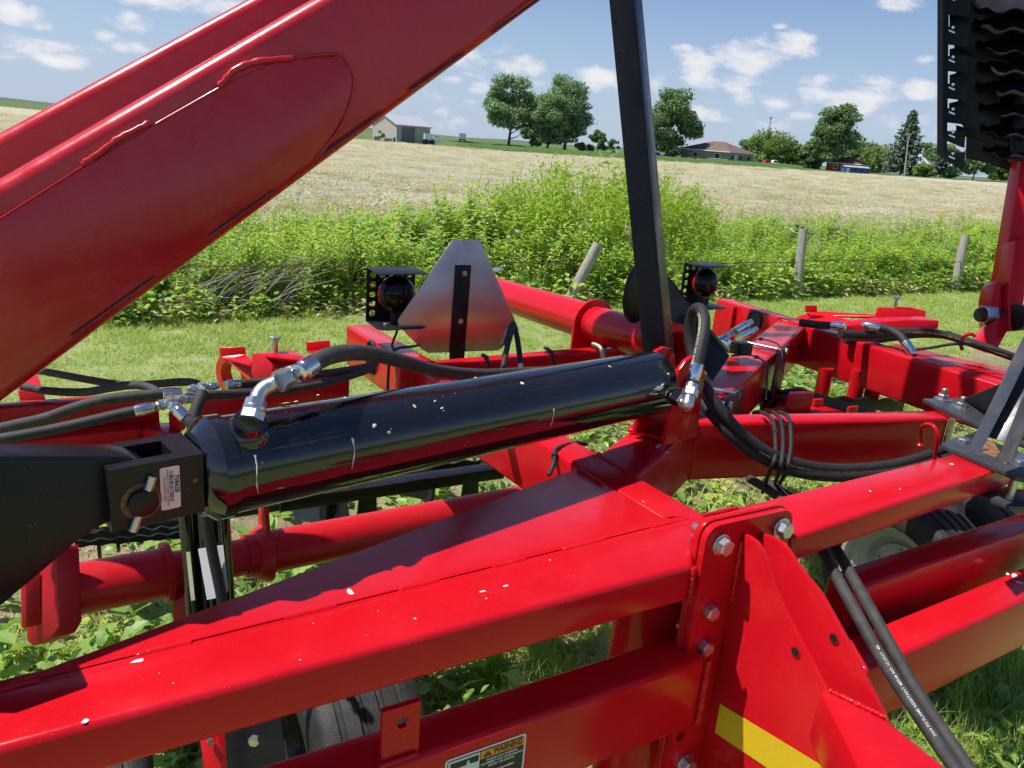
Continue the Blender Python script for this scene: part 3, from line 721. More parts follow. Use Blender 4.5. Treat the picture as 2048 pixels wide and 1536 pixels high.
# ------------------------------------------------------------------ vegetation: real blades and leaves, instanced on points as ground cover
def tri_mesh(name, V, F, mat):
    me = bpy.data.meshes.new(name); me.from_pydata([tuple(v) for v in V], [], F); me.update(); me.materials.append(mat); return me
def blade(V, F, p, a, L, w, lean, curl, rng, segs=3):
    d = Vector((math.cos(a), math.sin(a), 0)); s = Vector((-d.y, d.x, 0)); k = len(V)
    for i in range(segs + 1):
        t = i / segs; q = Vector(p) + ZX * (L * (t - curl * t * t * .6)) + d * (L * (lean * t + curl * t * t))
        ww = w * (1 - t) ** .6 * (0.7 + .6 * t if t < .4 else 1)
        if i == segs: V.append(q)
        else: V += [q - s * ww, q + s * ww]
    for i in range(segs - 1): F.append((k + 2 * i, k + 2 * i + 1, k + 2 * i + 3, k + 2 * i + 2))
    F.append((k + 2 * segs - 2, k + 2 * segs - 1, k + 2 * segs))
def leaf(V, F, p, d, up, L, w, droop=.3, lob=0):
    """leaf with midrib fold; d = pointing direction"""
    d = Vector(d).normalized(); s = d.cross(Vector(up)); s = s.normalized() if s.length > 1e-3 else Vector((1, 0, 0)); n = s.cross(d)
    k = len(V); prof = [(0, .06), (.25, .8), (.5, 1.0), (.78, .6)] if not lob else [(0, .1), (.15, .75), (.27, .5), (.45, 1.05), (.6, .62), (.78, .8), (.9, .35)]
    for t, ww in prof:
        c = Vector(p) + d * (L * t) - Vector((0, 0, 1)) * (droop * L * t * t)
        V += [c - s * (w * ww) + n * (w * ww * .3), c, c + s * (w * ww) + n * (w * ww * .3)]
    V.append(Vector(p) + d * L - Vector((0, 0, 1)) * (droop * L))
    m = len(prof)
    for i in range(m - 1):
        a = k + 3 * i; F += [(a, a + 1, a + 4, a + 3), (a + 1, a + 2, a + 5, a + 4)]
    a = k + 3 * (m - 1); F += [(a, a + 1, k + 3 * m), (a + 1, a + 2, k + 3 * m)]
def stalk(V, F, P, r):
    v, f = sweep(P, r, 4, .4); k = len(V); V += v; F += [tuple(i + k for i in q) for q in f]
SRC = {}
def source(key, meshes): SRC[key] = [bpy.data.objects.new(key + '_source', m) for m in meshes]
def gn_scatter(name, pts, rot, scl, idx, key, label, cat, kind='stuff', tilt=None):
    """one ground-cover object: vertices carry rotation, scale, choice; plants are instanced on them"""
    me = bpy.data.meshes.new(name); me.vertices.add(len(pts)); me.vertices.foreach_set('co', np.asarray(pts, np.float32).ravel())
    a = me.attributes.new('rot', 'FLOAT_VECTOR', 'POINT'); a.data.foreach_set('vector', np.asarray(rot, np.float32).ravel())
    a = me.attributes.new('scl', 'FLOAT_VECTOR', 'POINT'); a.data.foreach_set('vector', np.asarray(scl, np.float32).ravel())
    a = me.attributes.new('pick', 'INT', 'POINT'); a.data.foreach_set('value', np.asarray(idx, np.int32))
    o = bpy.data.objects.new(name, me); COL.objects.link(o); tag(o, label, cat, None, kind)
    if key + '_c' not in bpy.data.collections:
        c = bpy.data.collections.new(key + '_c')
        for s in SRC[key]: c.objects.link(s)
    c = bpy.data.collections[key + '_c']
    ng = bpy.data.node_groups.new(name + '_scatter', 'GeometryNodeTree')
    ng.interface.new_socket('Geometry', in_out='INPUT', socket_type='NodeSocketGeometry'); ng.interface.new_socket('Geometry', in_out='OUTPUT', socket_type='NodeSocketGeometry')
    N, L = ng.nodes, ng.links
    gi, go = N.new('NodeGroupInput'), N.new('NodeGroupOutput'); ip = N.new('GeometryNodeInstanceOnPoints'); ci = N.new('GeometryNodeCollectionInfo')
    ci.inputs['Collection'].default_value = c; ci.inputs['Separate Children'].default_value = True; ci.inputs['Reset Children'].default_value = True
    def attr(n, t):
        q = N.new('GeometryNodeInputNamedAttribute'); q.data_type = t; q.inputs['Name'].default_value = n; return q.outputs['Attribute']
    L.new(gi.outputs[0], ip.inputs['Points']); L.new(ci.outputs[0], ip.inputs['Instance']); ip.inputs['Pick Instance'].default_value = True
    L.new(attr('pick', 'INT'), ip.inputs['Instance Index'])
    e2r = N.new('FunctionNodeEulerToRotation'); L.new(attr('rot', 'FLOAT_VECTOR'), e2r.inputs[0]); L.new(e2r.outputs[0], ip.inputs['Rotation'])
    L.new(attr('scl', 'FLOAT_VECTOR'), ip.inputs['Scale']); L.new(ip.outputs[0], go.inputs[0])
    md = o.modifiers.new('scatter', 'NODES'); md.node_group = ng
    return o
rg = random.Random(3)
def mk_lawn(mat, n=50, L0=.024, L1=.048, rad=.085, w=.0026):
    V, F = [], []
    for i in range(n):
        a = rg.uniform(0, 6.283); r = rad * math.sqrt(rg.random()); blade(V, F, (r * math.cos(a), r * math.sin(a), -.004), rg.uniform(0, 6.283), rg.uniform(L0, L1), w, rg.uniform(.1, .7), rg.uniform(0, .6), rg, 2)
    return tri_mesh('lawn_tuft', V, F, mat)
source('lawn', [mk_lawn(L_LAWN), mk_lawn(L_LAWN), mk_lawn(L_LAWN), mk_lawn(L_LAWN2, 30)])
def mk_tall(n, L0, L1, rad, w, mat):
    V, F = [], []
    for i in range(n):
        a = rg.uniform(0, 6.283); r = rad * math.sqrt(rg.random()); blade(V, F, (r * math.cos(a), r * math.sin(a), -.01), rg.uniform(0, 6.283), rg.uniform(L0, L1), w, rg.uniform(.05, .3), rg.uniform(.05, .6), rg, 4)
    return tri_mesh('tall_grass_tuft', V, F, mat)
source('tall', [mk_tall(34, .4, .85, .12, .005, L_TALL), mk_tall(34, .35, .75, .14, .006, L_TALL), mk_tall(20, .5, .8, .1, .0035, L_DRY)])
def mk_weed(h, n, L, w, mat, bend=.15):
    V, F = [], []; a0 = rg.uniform(0, 6.283)
    for s in range(3):
        a0 = rg.uniform(0, 6.283); b = Vector((rg.uniform(-.07, .07), rg.uniform(-.07, .07), -.01)); hh = h * rg.uniform(.75, 1.05)
        top = b + Vector((math.cos(a0) * bend * hh, math.sin(a0) * bend * hh, hh)); P = smooth_path([b, b.lerp(top, .5) - Vector((math.cos(a0), math.sin(a0), 0)) * .02, top], 3); stalk(V, F, P, .004)
        for i in range(n):
            t = .12 + .88 * i / n; p = b.lerp(top, t); a = i * 2.4 + rg.uniform(-.4, .4); k = L * 1.18 * (1.1 - .38 * t) * rg.uniform(.7, 1.2)
            leaf(V, F, p, (math.cos(a), math.sin(a), rg.uniform(.1, .8)), (0, 0, 1), k, w * k / L, rg.uniform(.1, .6))
    return tri_mesh('leafy_weed', V, F, mat)
source('weed', [mk_weed(.80, 28, .12, .022, L_WEED), mk_weed(.95, 34, .10, .016, L_WEED), mk_weed(.65, 22, .13, .028, L_WEED), mk_weed(.8, 26, .10, .024, L_TALL), mk_weed(.7, 24, .11, .026, L_BROAD), mk_weed(.9, 26, .07, .012, L_DRY)])
def mk_broad(n, L, w, mat, lob, h=.1):
    V, F = [], []
    for i in range(n):
        a = i * 2.4 + rg.uniform(-.5, .5); r = rg.uniform(.0, .06); z = rg.uniform(.02, h); p0 = Vector((r * math.cos(a), r * math.sin(a), -.01)); p1 = p0 + Vector((math.cos(a) * .04, math.sin(a) * .04, z)); stalk(V, F, [p0, p1], .0025)
        leaf(V, F, p1, (math.cos(a), math.sin(a), rg.uniform(-.05, .7)), (0, 0, 1), L * rg.uniform(.6, 1.15), w * rg.uniform(.7, 1.1), rg.uniform(.05, .5), lob)
    return tri_mesh('broadleaf_weed', V, F, mat)
source('broad', [mk_broad(13, .13, .032, L_BROAD, 1, .12), mk_broad(12, .10, .022, L_BROAD, 0, .16), mk_broad(16, .055, .018, L_WEED, 0, .10), mk_broad(12, .16, .036, L_BROAD, 1, .2)])
source('vine', [mk_broad(16, .09, .030, L_WEED, 0, .3), mk_broad(16, .075, .024, L_DARKW, 0, .35), mk_broad(14, .10, .03, L_DRY, 0, .16)])
def mk_straw(n, L, rad, mat, w=.007, hz=.05):
    V, F = [], []
    for i in range(n):
        a = rg.uniform(0, 6.283); r = rad * math.sqrt(rg.random()); d = Vector((math.cos(a + rg.uniform(-1, 1)), math.sin(a + rg.uniform(-1, 1)), rg.uniform(-.08, .16))); p = Vector((r * math.cos(a), r * math.sin(a), rg.uniform(0, hz)))
        s = Vector((-d.y, d.x, 0)).normalized() * w; l = L * rg.uniform(.5, 1.2); k = len(V); m = p + d * l * .5 + ZX * l * .12; q = p + d * l - ZX * l * .05
        V += [p - s, p + s, m + s, m - s, q]; F += [(k, k + 1, k + 2, k + 3), (k + 3, k + 2, k + 4)]
    return tri_mesh('straw_bunch', V, F, mat)
source('straw', [mk_straw(80, .14, .22, L_STRAW, .004, .03), mk_straw(80, .16, .26, L_STRAW, .004, .03), mk_straw(60, .14, .2, L_DRY, .004, .03)])
source('strawbig', [mk_straw(130, .26, .9, L_STRAW, .012, .05), mk_straw(130, .28, 1.0, L_STRAW, .012, .05), mk_straw(100, .26, .8, L_DRY, .012, .06)])
def mk_flower():
    V, F = [], []; 
    for s in range(3):
        b = Vector((rg.uniform(-.1, .1), rg.uniform(-.1, .1), 0)); t = b + Vector((rg.uniform(-.06, .06), rg.uniform(-.06, .06), rg.uniform(.8, 1.0))); stalk(V, F, [b, t], .003)
        for i in range(26):
            a = rg.uniform(0, 6.283); leaf(V, F, t + Vector((rg.uniform(-.03, .03), rg.uniform(-.03, .03), rg.uniform(-.01, .02))), (math.cos(a), math.sin(a), rg.uniform(.1, .9)), (0, 0, 1), .022, .006, .1)
    return tri_mesh('flower_stem', V, F, L_FLOWER)
source('flower', [mk_flower(), mk_flower()])
nr = np.random.default_rng(5)
def strip_pts(n, a0, a1, b0, b1, power=1.0):
    a = nr.uniform(a0, a1, n); b = b0 + (b1 - b0) * nr.uniform(0, 1, n) ** power
    return a, b
def abxy(a, b): return a * AX.x + b * BX.x, a * AX.y + b * BX.y
def visible(x, y, z=.3, mx=140, my=160):
    """keep only what the photo (or a step aside) could see"""
    P = np.stack([x, y, np.full_like(x, z - CAM_H)], 1); d = P @ np.array(FWD); u = P @ np.array(RIGHT) / np.maximum(d, .05) * FPX; v = P @ np.array(UP) / np.maximum(d, .05) * FPX
    return (d > .4) & (np.abs(u) < 1024 + mx + 500 / np.maximum(d, .4)) & (-v < 768 + my + 500 / np.maximum(d, .4))
def patchy(x, y, f, ph=0.0): return .5 + .25 * np.sin(x * f + ph + 1.7 * np.sin(y * f * .7)) + .25 * np.sin(y * f * 1.3 + ph * 2 + 1.3 * np.sin(x * f * .6))
def plants(name, key, x, y, smin, smax, label, cat, zs=None, tilt=.12, hmod=None, nsrc=None, z=0.0, probs=None, pick=None):
    n = len(x); s = nr.uniform(smin, smax, n)
    if hmod is not None: s = s * hmod
    scl = np.stack([s, s, s * (nr.uniform(.85, 1.15, n))], 1); rot = np.stack([nr.normal(0, tilt, n), nr.normal(0, tilt, n), nr.uniform(0, 6.283, n)], 1)
    k = nsrc or len(SRC[key]); idx = pick if pick is not None else nr.choice(k, n, p=probs) if probs else nr.integers(0, k, n)
    pts = np.stack([x, y, np.full(n, z) if np.isscalar(z) else z], 1)
    return gn_scatter(name, pts, rot, scl, idx, key, label, cat)
# mown grass strip
a, b = strip_pts(20000, -7, 18, 2.9, B0 + .3); x, y = abxy(a, b); k = visible(x, y) & ((b > 4.1 + .25 * np.sin(a * 2.1)) | (a < -1.2) | (a > 2.3) | (nr.uniform(0, 1, len(a)) < .14)); x, y = x[k], y[k]
pp = patchy(x, y, 1.1); plants('lawn_grass', 'lawn', x, y, .75, 1.25, 'mown green grass strip between the machine and the fence', 'grass', hmod=.8 + .4 * pp, probs=[.31, .31, .26, .12])
# weeds and grass under and around the machine
a, b = strip_pts(9000, -3, 6, -.2, 2.6); x, y = abxy(a, b); k = visible(x, y, .1, 60, 60); x, y = x[k], y[k]
bare = patchy(x, y, 2.3, .6); near = (y * BX.y + x * BX.x)
keep = nr.uniform(0, 1, len(x)) < np.where(near > 1.7, .35, .75); x, y = x[keep], y[keep]
sel = x * AX.x + y * AX.y > 1.1; pk = np.where(sel, nr.choice(4, len(x), p=[.05, .15, .78, .02]), nr.choice(4, len(x), p=[.17, .2, .5, .13]))
plants('undergrowth', 'broad', x, y, .35, .95, 'broad-leaved weeds and clover growing under the machine', 'weeds', tilt=.25, pick=pk, hmod=np.where(sel, .8, 1.0))
a, b = strip_pts(2600, 1.0, 4.5, -.2, 2.2); x, y = abxy(a, b); k = visible(x, y, .1, 60, 60); plants('grass_tufts', 'tall', x[k], y[k], .14, .34, 'dry and green grass tufts by the lower right beams', 'grass', tilt=.35, probs=[.3, .25, .45])
a, b = strip_pts(7000, -3, 6, -.2, 2.6); x, y = abxy(a, b); k = visible(x, y, .1, 60, 60); x, y = x[k], y[k]
plants('rough_grass', 'lawn', x, y, 1.0, 2.2, 'rough grass growing among the weeds under the machine', 'grass', probs=[.3, .3, .2, .2])
# sparse young weeds on the bare soil
a, b = strip_pts(700, -2.5, 7, 2.6, 4.3); x, y = abxy(a, b); k = visible(x, y, .1, 60, 60); plants('soil_weeds', 'broad', x[k], y[k], .4, 1.0, 'scattered young weeds on the bare soil behind the machine', 'weeds', tilt=.2, probs=[.3, .3, .3, .1])
# straw litter on the bare soil
a, b = strip_pts(1500, -2.5, 6, 2.2, 4.3); x, y = abxy(a, b); k = visible(x, y, .05, 40, 40); plants('straw_litter', 'straw', x[k], y[k], .2, .45, 'straw litter lying on the bare soil under the machine', 'straw', z=.012)
# weedy fence row
def band(n, b0, b1, a0=-6, a1=20, pw=1.0):
    a, b = strip_pts(n, a0, a1, b0, b1, pw); x, y = abxy(a, b); k = visible(x, y, .5, 120, 2000); return x[k], y[k], a[k], b[k]
x, y, a, b = band(1900, B0 + .15, B0 + 3.4); plants('fence_row_grass', 'tall', x, y, .75, 1.15, 'tall bright green grass growing along the fence', 'grass', hmod=(.65 + .35 * np.clip((b - B0) / .9, 0, 1)) * (.62 + .45 * patchy(x, y, 1.5)), probs=[.46, .38, .16])
x, y, a, b = band(6200, B0 + .25, B0 + 3.5); plants('fence_row_weeds', 'weed', x, y, .7, 1.25, 'leafy yellow-green weeds growing along the fence', 'weeds', hmod=(.55 + .3 * np.clip((b - B0) / .8, 0, 1)) * (.70 + .58 * patchy(x, y, 1.3, 2)) * (.95 + .18 * np.exp(-((a - 6.0) / 2.6) ** 2)),
       pick=np.where(nr.uniform(0, 1, len(x)) < .25, nr.integers(0, 6, len(x)), np.where(patchy(x, y, 2.1, .4) > .62, 1, np.where(patchy(x, y, 2.6, 3.1) > .6, 4, np.where(patchy(x, y, 1.7, 5) > .5, 2, np.where(patchy(x, y, 3.3, 1.2) > .5, 0, 3))))))
x, y, a, b = band(1500, B0 - .1, B0 + .6); plants('fence_row_vines', 'vine', x, y, .6, 1.3, 'low broad-leaved vines at the foot of the fence', 'weeds', hmod=.7 + .5 * patchy(x, y, 1.8, 1), probs=[.5, .32, .18])
x, y, a, b = band(260, B0 + .8, B0 + 3.6, -2, 20); plants('fence_row_flowers', 'flower', x, y, .8, 1.05, 'pale pinkish flower heads above the fence-row weeds', 'flowers')
x, y, a, b = band(700, B0 + 3.0, B0 + 4.2); plants('field_edge_grass', 'tall', x, y, .5, .9, 'straw-coloured grass at the near edge of the hay field', 'grass', probs=[.15, .15, .7], hmod=.8)
# mown straw lying on the field
a, b = strip_pts(11000, -10, 34, B0 + 3.2, B0 + 13, 1.3); x, y = abxy(a, b); k = visible(x, y, .3, 60, 2000); x, y = x[k], y[k]
plants('mown_straw', 'straw', x, y, .7, 1.5, 'mown straw lying in the near part of the field', 'straw', z=np.array([tz(p, q) + .05 for p, q in zip(x, y)]))
a, b = strip_pts(7000, -45, 110, B0 + 9, B0 + 110, 1.7); x, y = abxy(a, b); k = visible(x, y, .3, 60, 2000); x, y = x[k], y[k]
xe = 128 + .30 * np.maximum(0, x + 10); k = y < xe - 1; x, y = x[k], y[k]
plants('straw_swaths', 'strawbig', x, y, .5, 1.2, 'straw swaths lying over the far part of the field', 'straw', z=np.array([tz(p, q) + .06 for p, q in zip(x, y)]))

# ------------------------------------------------------------------ willow bush
def willow():
    rng = np.random.default_rng(31); c = ab(6.3, B0 + 1.7)
    t = thing('willow_bush', c, 'large bright green willow bush behind the leaning fence post', 'bush')
    parts, C, Nn = [], [], []
    for i in range(230):
        a = rng.uniform(0, 6.283); r = 1.1 * math.sqrt(rng.uniform(0, 1)); b = c + AX * (math.cos(a) * r * 1.25) + BX * (math.sin(a) * r * .6); hh = rng.uniform(.7, 1.0) * (1.66 - .62 * (r / 1.1) ** 2)
        out = AX * (math.cos(a) * r) + BX * (math.sin(a) * r * .7)
        tip = b + out * rng.uniform(.3, .6) + ZX * hh + Vector((rng.normal() * .08, rng.normal() * .08, 0)); P = smooth_path([b, b.lerp(tip, .5) + out * .04 + ZX * .05, tip], 4)
        if i % 2 == 0: parts.append(sweep(P, .008, 4, .3))
        for k in range(105):
            f = rng.uniform(.08, 1) ** .8; j = min(len(P) - 2, int(f * (len(P) - 1))); p = P[j].lerp(P[j + 1], f * (len(P) - 1) - j)
            C.append(np.array(p) + rng.normal(size=3) * .075); Nn.append(rng.normal(size=3) + np.array([0, 0, .7]))
    V, F = merge_parts(parts); mesh_from('stems', V, F, L_DARKW, t, smooth=60)
    C = np.array(C); Nn = np.array(Nn); Nn /= np.linalg.norm(Nn, axis=1)[:, None]
    leaf_mesh('foliage', C, Nn, .042 * rng.uniform(.6, 1.3, len(C)), .22, L_WILLOW, t, rng)
willow()
# dead brush heap by the fence
def brush():
    rng = np.random.default_rng(8); c = H(455, 632, 0); c = Vector((c.x, c.y, 0))
    t = thing('brush_heap', c, 'heap of dead grey branches leaning against the left of the fence', 'branches')
    for i in range(70):
        a = rng.uniform(-.5, 1.0); b = c + AX * rng.uniform(-.7, .5) + BX * rng.uniform(-.05, .25); d = (AX * math.cos(a) + BX * rng.uniform(-.4, .3) * .6 + ZX * rng.uniform(.25, 1.1)).normalized(); L = rng.uniform(.4, 1.15)
        P = [b, b + d * L * .5 + ZX * .04, b + d * L - ZX * rng.uniform(0, .15)]
        tube('branch', P, rng.uniform(.004, .009), STICK, t, 5, 3, .3)
brush()
# ------------------------------------------------------------------ fence
def fence():
    f0 = ab(0, B0 + .12)
    t = thing('farm_fence', H(1594, 590, 0), 'old farm fence of grey wooden posts and two rusty wires', 'fence')
    b1 = H(1592, 592, 0); tp = PL(1607, 458, b1, -FWD * 1.0)
    posts = [((1592, 596), (1607, 458), .058), ((1908, 582), (1931, 470), .066), ((1132, 612), (1197, 488), .062)]
    tops = []
    for (bx, by), (tx, ty), r in posts:
        b = H(bx, by, 0); dep = (b - CAM).dot(FWD)
        top = U(tx, ty, dep - .12); tops.append((b, top))
        d = top - b; L = d.length
        o = lathe('post', b - d * .1, d, [(0, r * 1.02), (L * .5, r), (L * 1.04, r * .97), (L * 1.1, r * .93)], POSTW, t, 12)
    # wires run along the fence line with a little sag
    for hh, sag, r in ((.47, .03, .0055), (.15, .04, .0055)):
        P = []
        for i in range(40):
            a = -6 + 26 * i / 39; p = ab(a, B0 + .06); P.append(Vector((p.x, p.y, hh + sag * math.sin(i * .9) * .5 + .01 * math.sin(i * 2.3))))
        V, F = sweep(P, r, 5); mesh_from('wire', V, F, WIRE, t, smooth=60)
fence()
# ================================================================== the machine
ZF = 1.04                                   # height of the main frame's top faces
CYL_A = U(460, 928, 1.134); CYL_B = U(1290, 768, 1.75); CYD = (CYL_B - CYL_A).normalized()
CYU = (ZX - CYD * CYD.dot(ZX)).normalized(); CYS = CYD.cross(CYU)        # CYS points to the near / right side
# ---- small hardware
def hexa(name, p, d, r, h, mat, parent, cham=.12, turn=0.0, washer=False):
    """hexagonal head or nut with a chamfered end, axis d"""
    p = Vector(p); d, u, v = frame_of(d); V, F = [], []
    for t, rr in ((0, r), (h * (1 - cham), r), (h, r * .86)):
        for i in range(6):
            a = math.pi / 3 * i + turn; V.append(p + d * t + u * (math.cos(a) * rr) + v * (math.sin(a) * rr))
    for j in range(2):
        for i in range(6): F.append([j * 6 + i, j * 6 + (i + 1) % 6, j * 6 + 6 + (i + 1) % 6, j * 6 + 6 + i])
    F += [list(range(6)), list(range(12, 18))]
    return mesh_from(name, V, F, mat, parent, smooth=20)
def bolt(p, d, r, parent, washer=True, h=None, thread=None, turn=.2, mat=None):
    """bolt head standing on a surface at p, pointing along d"""
    mat = mat or ZINC; p = Vector(p); dn = Vector(d).normalized(); h = h or r * 1.05
    b = hexa('bolt', p + dn * (r * .22 if washer else 0), dn, r, h, mat, parent, turn=turn)
    if washer: lathe('washer', p + dn * .0006, dn, [(0, r * 1.3), (r * .18, r * 1.3), (r * .2, r * 1.22)], mat, b, 20)
    if thread: lathe('shank', p + dn * (h + r * .22), dn, [(0, r * .5), (thread * .9, r * .5), (thread, r * .42)], mat, b, 12)
    return b
def weld(P, r, parent, mat=None, name='weld_bead', calm=False):
    Q = smooth_path(P, 6); w = .05 if calm else .2; Q = [q + Vector((random.uniform(-w, w), random.uniform(-w, w), random.uniform(-w, w) * .6)) * r for q in Q]
    V, F = sweep(Q, r, 8, wob=.05 if calm else .18); return mesh_from(name, V, F, mat or RED, parent, smooth=80)

# ------------------------------------------------------------------ welded main frame
FR = thing('tillage_frame', H(1000, 1400, 0), 'red welded steel main frame of the tillage machine in the foreground', 'farm implement')
# main tube along the front with its triangular deck plate
def P_(x, y): return H(x, y, ZF)
mt0, mt1 = P_(-120, 1528), P_(1388, 1130)
s0, s1 = P_(-120, 1408), P_(1388, 1036)
extrude('front_tube', [mt0, mt1, s1, s0], (0, 0, -.072), RED, FR, .010, 3)
extrude('deck_plate', [P_(-118, 1404), P_(0, 1372), P_(400, 1222), P_(800, 1071), P_(1153, 937), P_(1206, 966), P_(1322, 1034), P_(1398, 1029)], (0, 0, -.058), RED, FR, .007, 3)
slots = [(81, 271), (386, 570), (676, 797), (881, 985), (1052, 1125), (1212, 1302)]
def seam(x): return 1358.5 - (x - 81) * .2477
ends = [(-110, 78)] + [(slots[i][1] + 3, slots[i + 1][0] - 3) for i in range(5)] + [(1305, 1375)]
sn = Vector((-(s1 - s0).y, (s1 - s0).x, 0)).normalized()
def strip(x0, x1, lo, hi):
    a, b_ = P_(x0, seam(x0) - 1.5) - ZX * .0005, P_(x1, seam(x1) - 1.5) - ZX * .0005
    extrude('seam_strip', [a + sn * lo, b_ + sn * lo, b_ + sn * hi, a + sn * hi], (0, 0, -.004), RED, FR)
for x0, x1 in slots: strip(x0, x1, -.016, -.0016); strip(x0, x1, .0016, .016)
for x0, x1 in ends:
    strip(x0 - 3.2, x1 + 3.2, -.016, .016)
    n = max(5, int((x1 - x0) / 14))
    weld([P_(x0 + (x1 - x0) * i / n, seam(x0 + (x1 - x0) * i / n) - 1.5 + random.uniform(-.5, .5)) - ZX * .0030 for i in range(n + 1)], .0058, FR, calm=True)
# B-direction side beam (left): from the flange back to the left lamp
FP = H(1415, 1062, 1.092); BN = -BX
bl0, bl1 = P_(1424, 1095), P_(692, 650)
bl0 = bl0 + (bl1 - bl0).normalized() * ((FP.dot(BX) + .030 - bl0.dot(BX)) / (bl1 - bl0).normalized().dot(BX))
bw = AX * .088
side_h = .145
bdir = (bl1 - bl0).normalized(); bnorm = Vector((bdir.y, -bdir.x, 0))
side = extrude('side_beam', [bl0, bl1, bl1 + bnorm * .088, bl0 + bnorm * .088], (0, 0, -side_h), RED, FR, .009, 3)
# diagonal beam carrying the cylinder mount and clamps
dg0a, dg1a = P_(1190, 912), P_(1560, 636); dg0b, dg1b = P_(1272, 957), P_(1612, 651)
extrude('diagonal_beam', [dg0a - (dg1a - dg0a).normalized() * .0, dg0b, dg1b, dg1a], (0, 0, -.165), RED, FR, .010, 3)
# right side beam with the striped shadows
st0, st1 = P_(1432, 597), P_(2120, 806); stn = Vector(((st1 - st0).y, -(st1 - st0).x, 0)).normalized()
if stn.dot(AX) < 0: stn = -stn
extrude('side_beam', [st0, st1, st1 + stn * .085, st0 + stn * .085], (0, 0, -.178), RED, FR, .010, 3)
# beam from the diagonal to the black clamp
c0, c1 = P_(1395, 846), P_(1901, 836); cn = Vector((-(c1 - c0).y, (c1 - c0).x, 0)).normalized()
extrude('cross_beam', [c0, c1, c1 + cn * .065, c0 + cn * .065], (0, 0, -.165), RED, FR, .010, 3)
# front right tube, dark lower tube, lowest tube, front lower tube
FP_A, FP_B = FP.dot(AX), FP.dot(BX)
rf0, rf1, rk0, rk1 = P_(1560, 1083), P_(2075, 914), P_(1405, 1030), P_(1975, 890)
def at_a(p, q, a): return p + (q - p) * ((a - p.dot(AX)) / (q - p).dot(AX))
extrude('front_tube', [at_a(rf0, rf1, FP_A + .214), rf1, rk1, at_a(rk0, rk1, FP_A + .214)], (0, 0, -.058), RED, FR, .008, 3)
kk = at_a(rk0, rk1, FP_A + .213); jj = kk + BX * (FP_B + .031 - kk.dot(BX))
extrude('tube_stub', [jj, kk - ZX * .001, rk0 - ZX * .001, rk0 + BX * (FP_B + .031 - rk0.dot(BX)) - ZX * .001], (0, 0, -.055), RED, FR, .003)
def lowtube(name, q0, q1, z, w, h):
    a, b_ = H(*q0, z), H(*q1, z); n = Vector((-(b_ - a).y, (b_ - a).x, 0)).normalized(); return extrude(name, [a, b_, b_ - n * w, a - n * w], (0, 0, -h), RED, FR, .010, 3)
lowtube('lower_tube', (1655, 1146), (2120, 999), .872, .070, .14)
lowtube('lower_tube', (1660, 1289), (2130, 1099), .80, .085, .15)
lowtube('lower_tube', (300, 1597), (1357, 1266.7), .845, .080, .15)
LFRONT = (H(300, 1597, .845), H(1357, 1266.7, .845))
# purple-shaded round upright behind the front tube
pu = H(1290, 1300, .72); lathe('upright_pipe', pu - ZX * .42, ZX, [(0, .075), (.66, .075)], RED, FR, 28)
# flange plates at the end of the side beam
def onF(x, y, off=0.0): return PL(x, y, FP, BN) + BN * off
def fl2(a, z): return FP + AX * a + ZX * z
def rounded(w0, w1, z0, z1, r):
    P = []
    for (cx, cz, s) in ((w1 - r, z1 - r, 0), (w0 + r, z1 - r, 90), (w0 + r, z0 + r, 180), (w1 - r, z0 + r, 270)):
        for i in range(5): a = R(s + 90 * i / 4); P.append((cx + r * math.cos(a), cz + r * math.sin(a)))
    return P
out = rounded(0, .212, -.60, .006, .028)
fpo = plate_holes('flange_plate', out, [ring_cut(.022, -.44, .0105, 16)], lambda a, z: fl2(a, z) + BN * .0, BX * .013, RED, FR)
out2 = rounded(-.003, .212, -.60, .010, .028)
extrude('flange_plate', [fl2(a, z) + BX * .0145 for a, z in out2], BX * .014, RED, FR, .0025)
for (x, y, r, w) in [(1441, 1088, .0155, 1), (1561, 1055, .0155, 1), (1418, 1221, .0145, 0), (1407, 1292, .0145, 0), (1369, 1524, .0155, 1)]:
    q = onF(x, y); bolt(q, BN, r, FR, bool(w), turn=random.random())
    e = q + BX * .034; nt_ = hexa('nut', e, BX, r * 1.05, .017, ZINC, FR, turn=random.random()); lathe('thread', e + BX * .017, BX, [(0, r * .56), (.016, r * .56), (.018, r * .48)], ZINC, nt_, 12)
# gussets
g1 = onF(1484, 1068); g2 = onF(1521, 1062)
def onG(x, y, g): return PL(x, y, g, AX)
G1 = [(1484, 1066), (1500, 1074), (1513, 1084), (1527, 1104), (1541, 1140), (1556, 1184), (1574, 1228), (1597, 1273), (1651, 1376), (1713, 1496), (1790, 1640)]
def gusset(name, g, px, thick, bev=.0025):
    pts = [onG(x, y, g) for x, y in px]; root = Vector((g.x, g.y, 0)); last = pts[-1]
    pts += [Vector((last.x, last.y, .42)), Vector((root.x, root.y, .42))]; pts[0] = Vector((g.x, g.y, pts[0].z))
    return extrude(name, pts, AX * thick, RED, FR, bev)
gusset('gusset_plate', g1, G1, .0085)
G2 = [(1521, 1066), (1545, 1074), (1566, 1087), (1582, 1108), (1597, 1132), (1643, 1190), (1689, 1273), (1730, 1355), (1771, 1438), (1830, 1556), (1880, 1650)]
gusset('gusset_plate', g2, G2, .0085)
for g, (x, y) in ((g1, (1592, 1303)), (g2, (1669, 1276))):
    q = onG(x, y, g); o = lathe('bolt_hole', q - AX * .0012, -AX, [(0, .0), (.0004, .0085), (.0006, .010)], RED, FR, 20)
    lathe('bore', q - AX * .0022, -AX, [(0, .0), (.0002, .0078)], PRINT, o, 20)
weld([onF(1482 - .16 * i * 40, 1080 + i * 40) + BN * .002 for i in range(0, 12)], .006, FR)
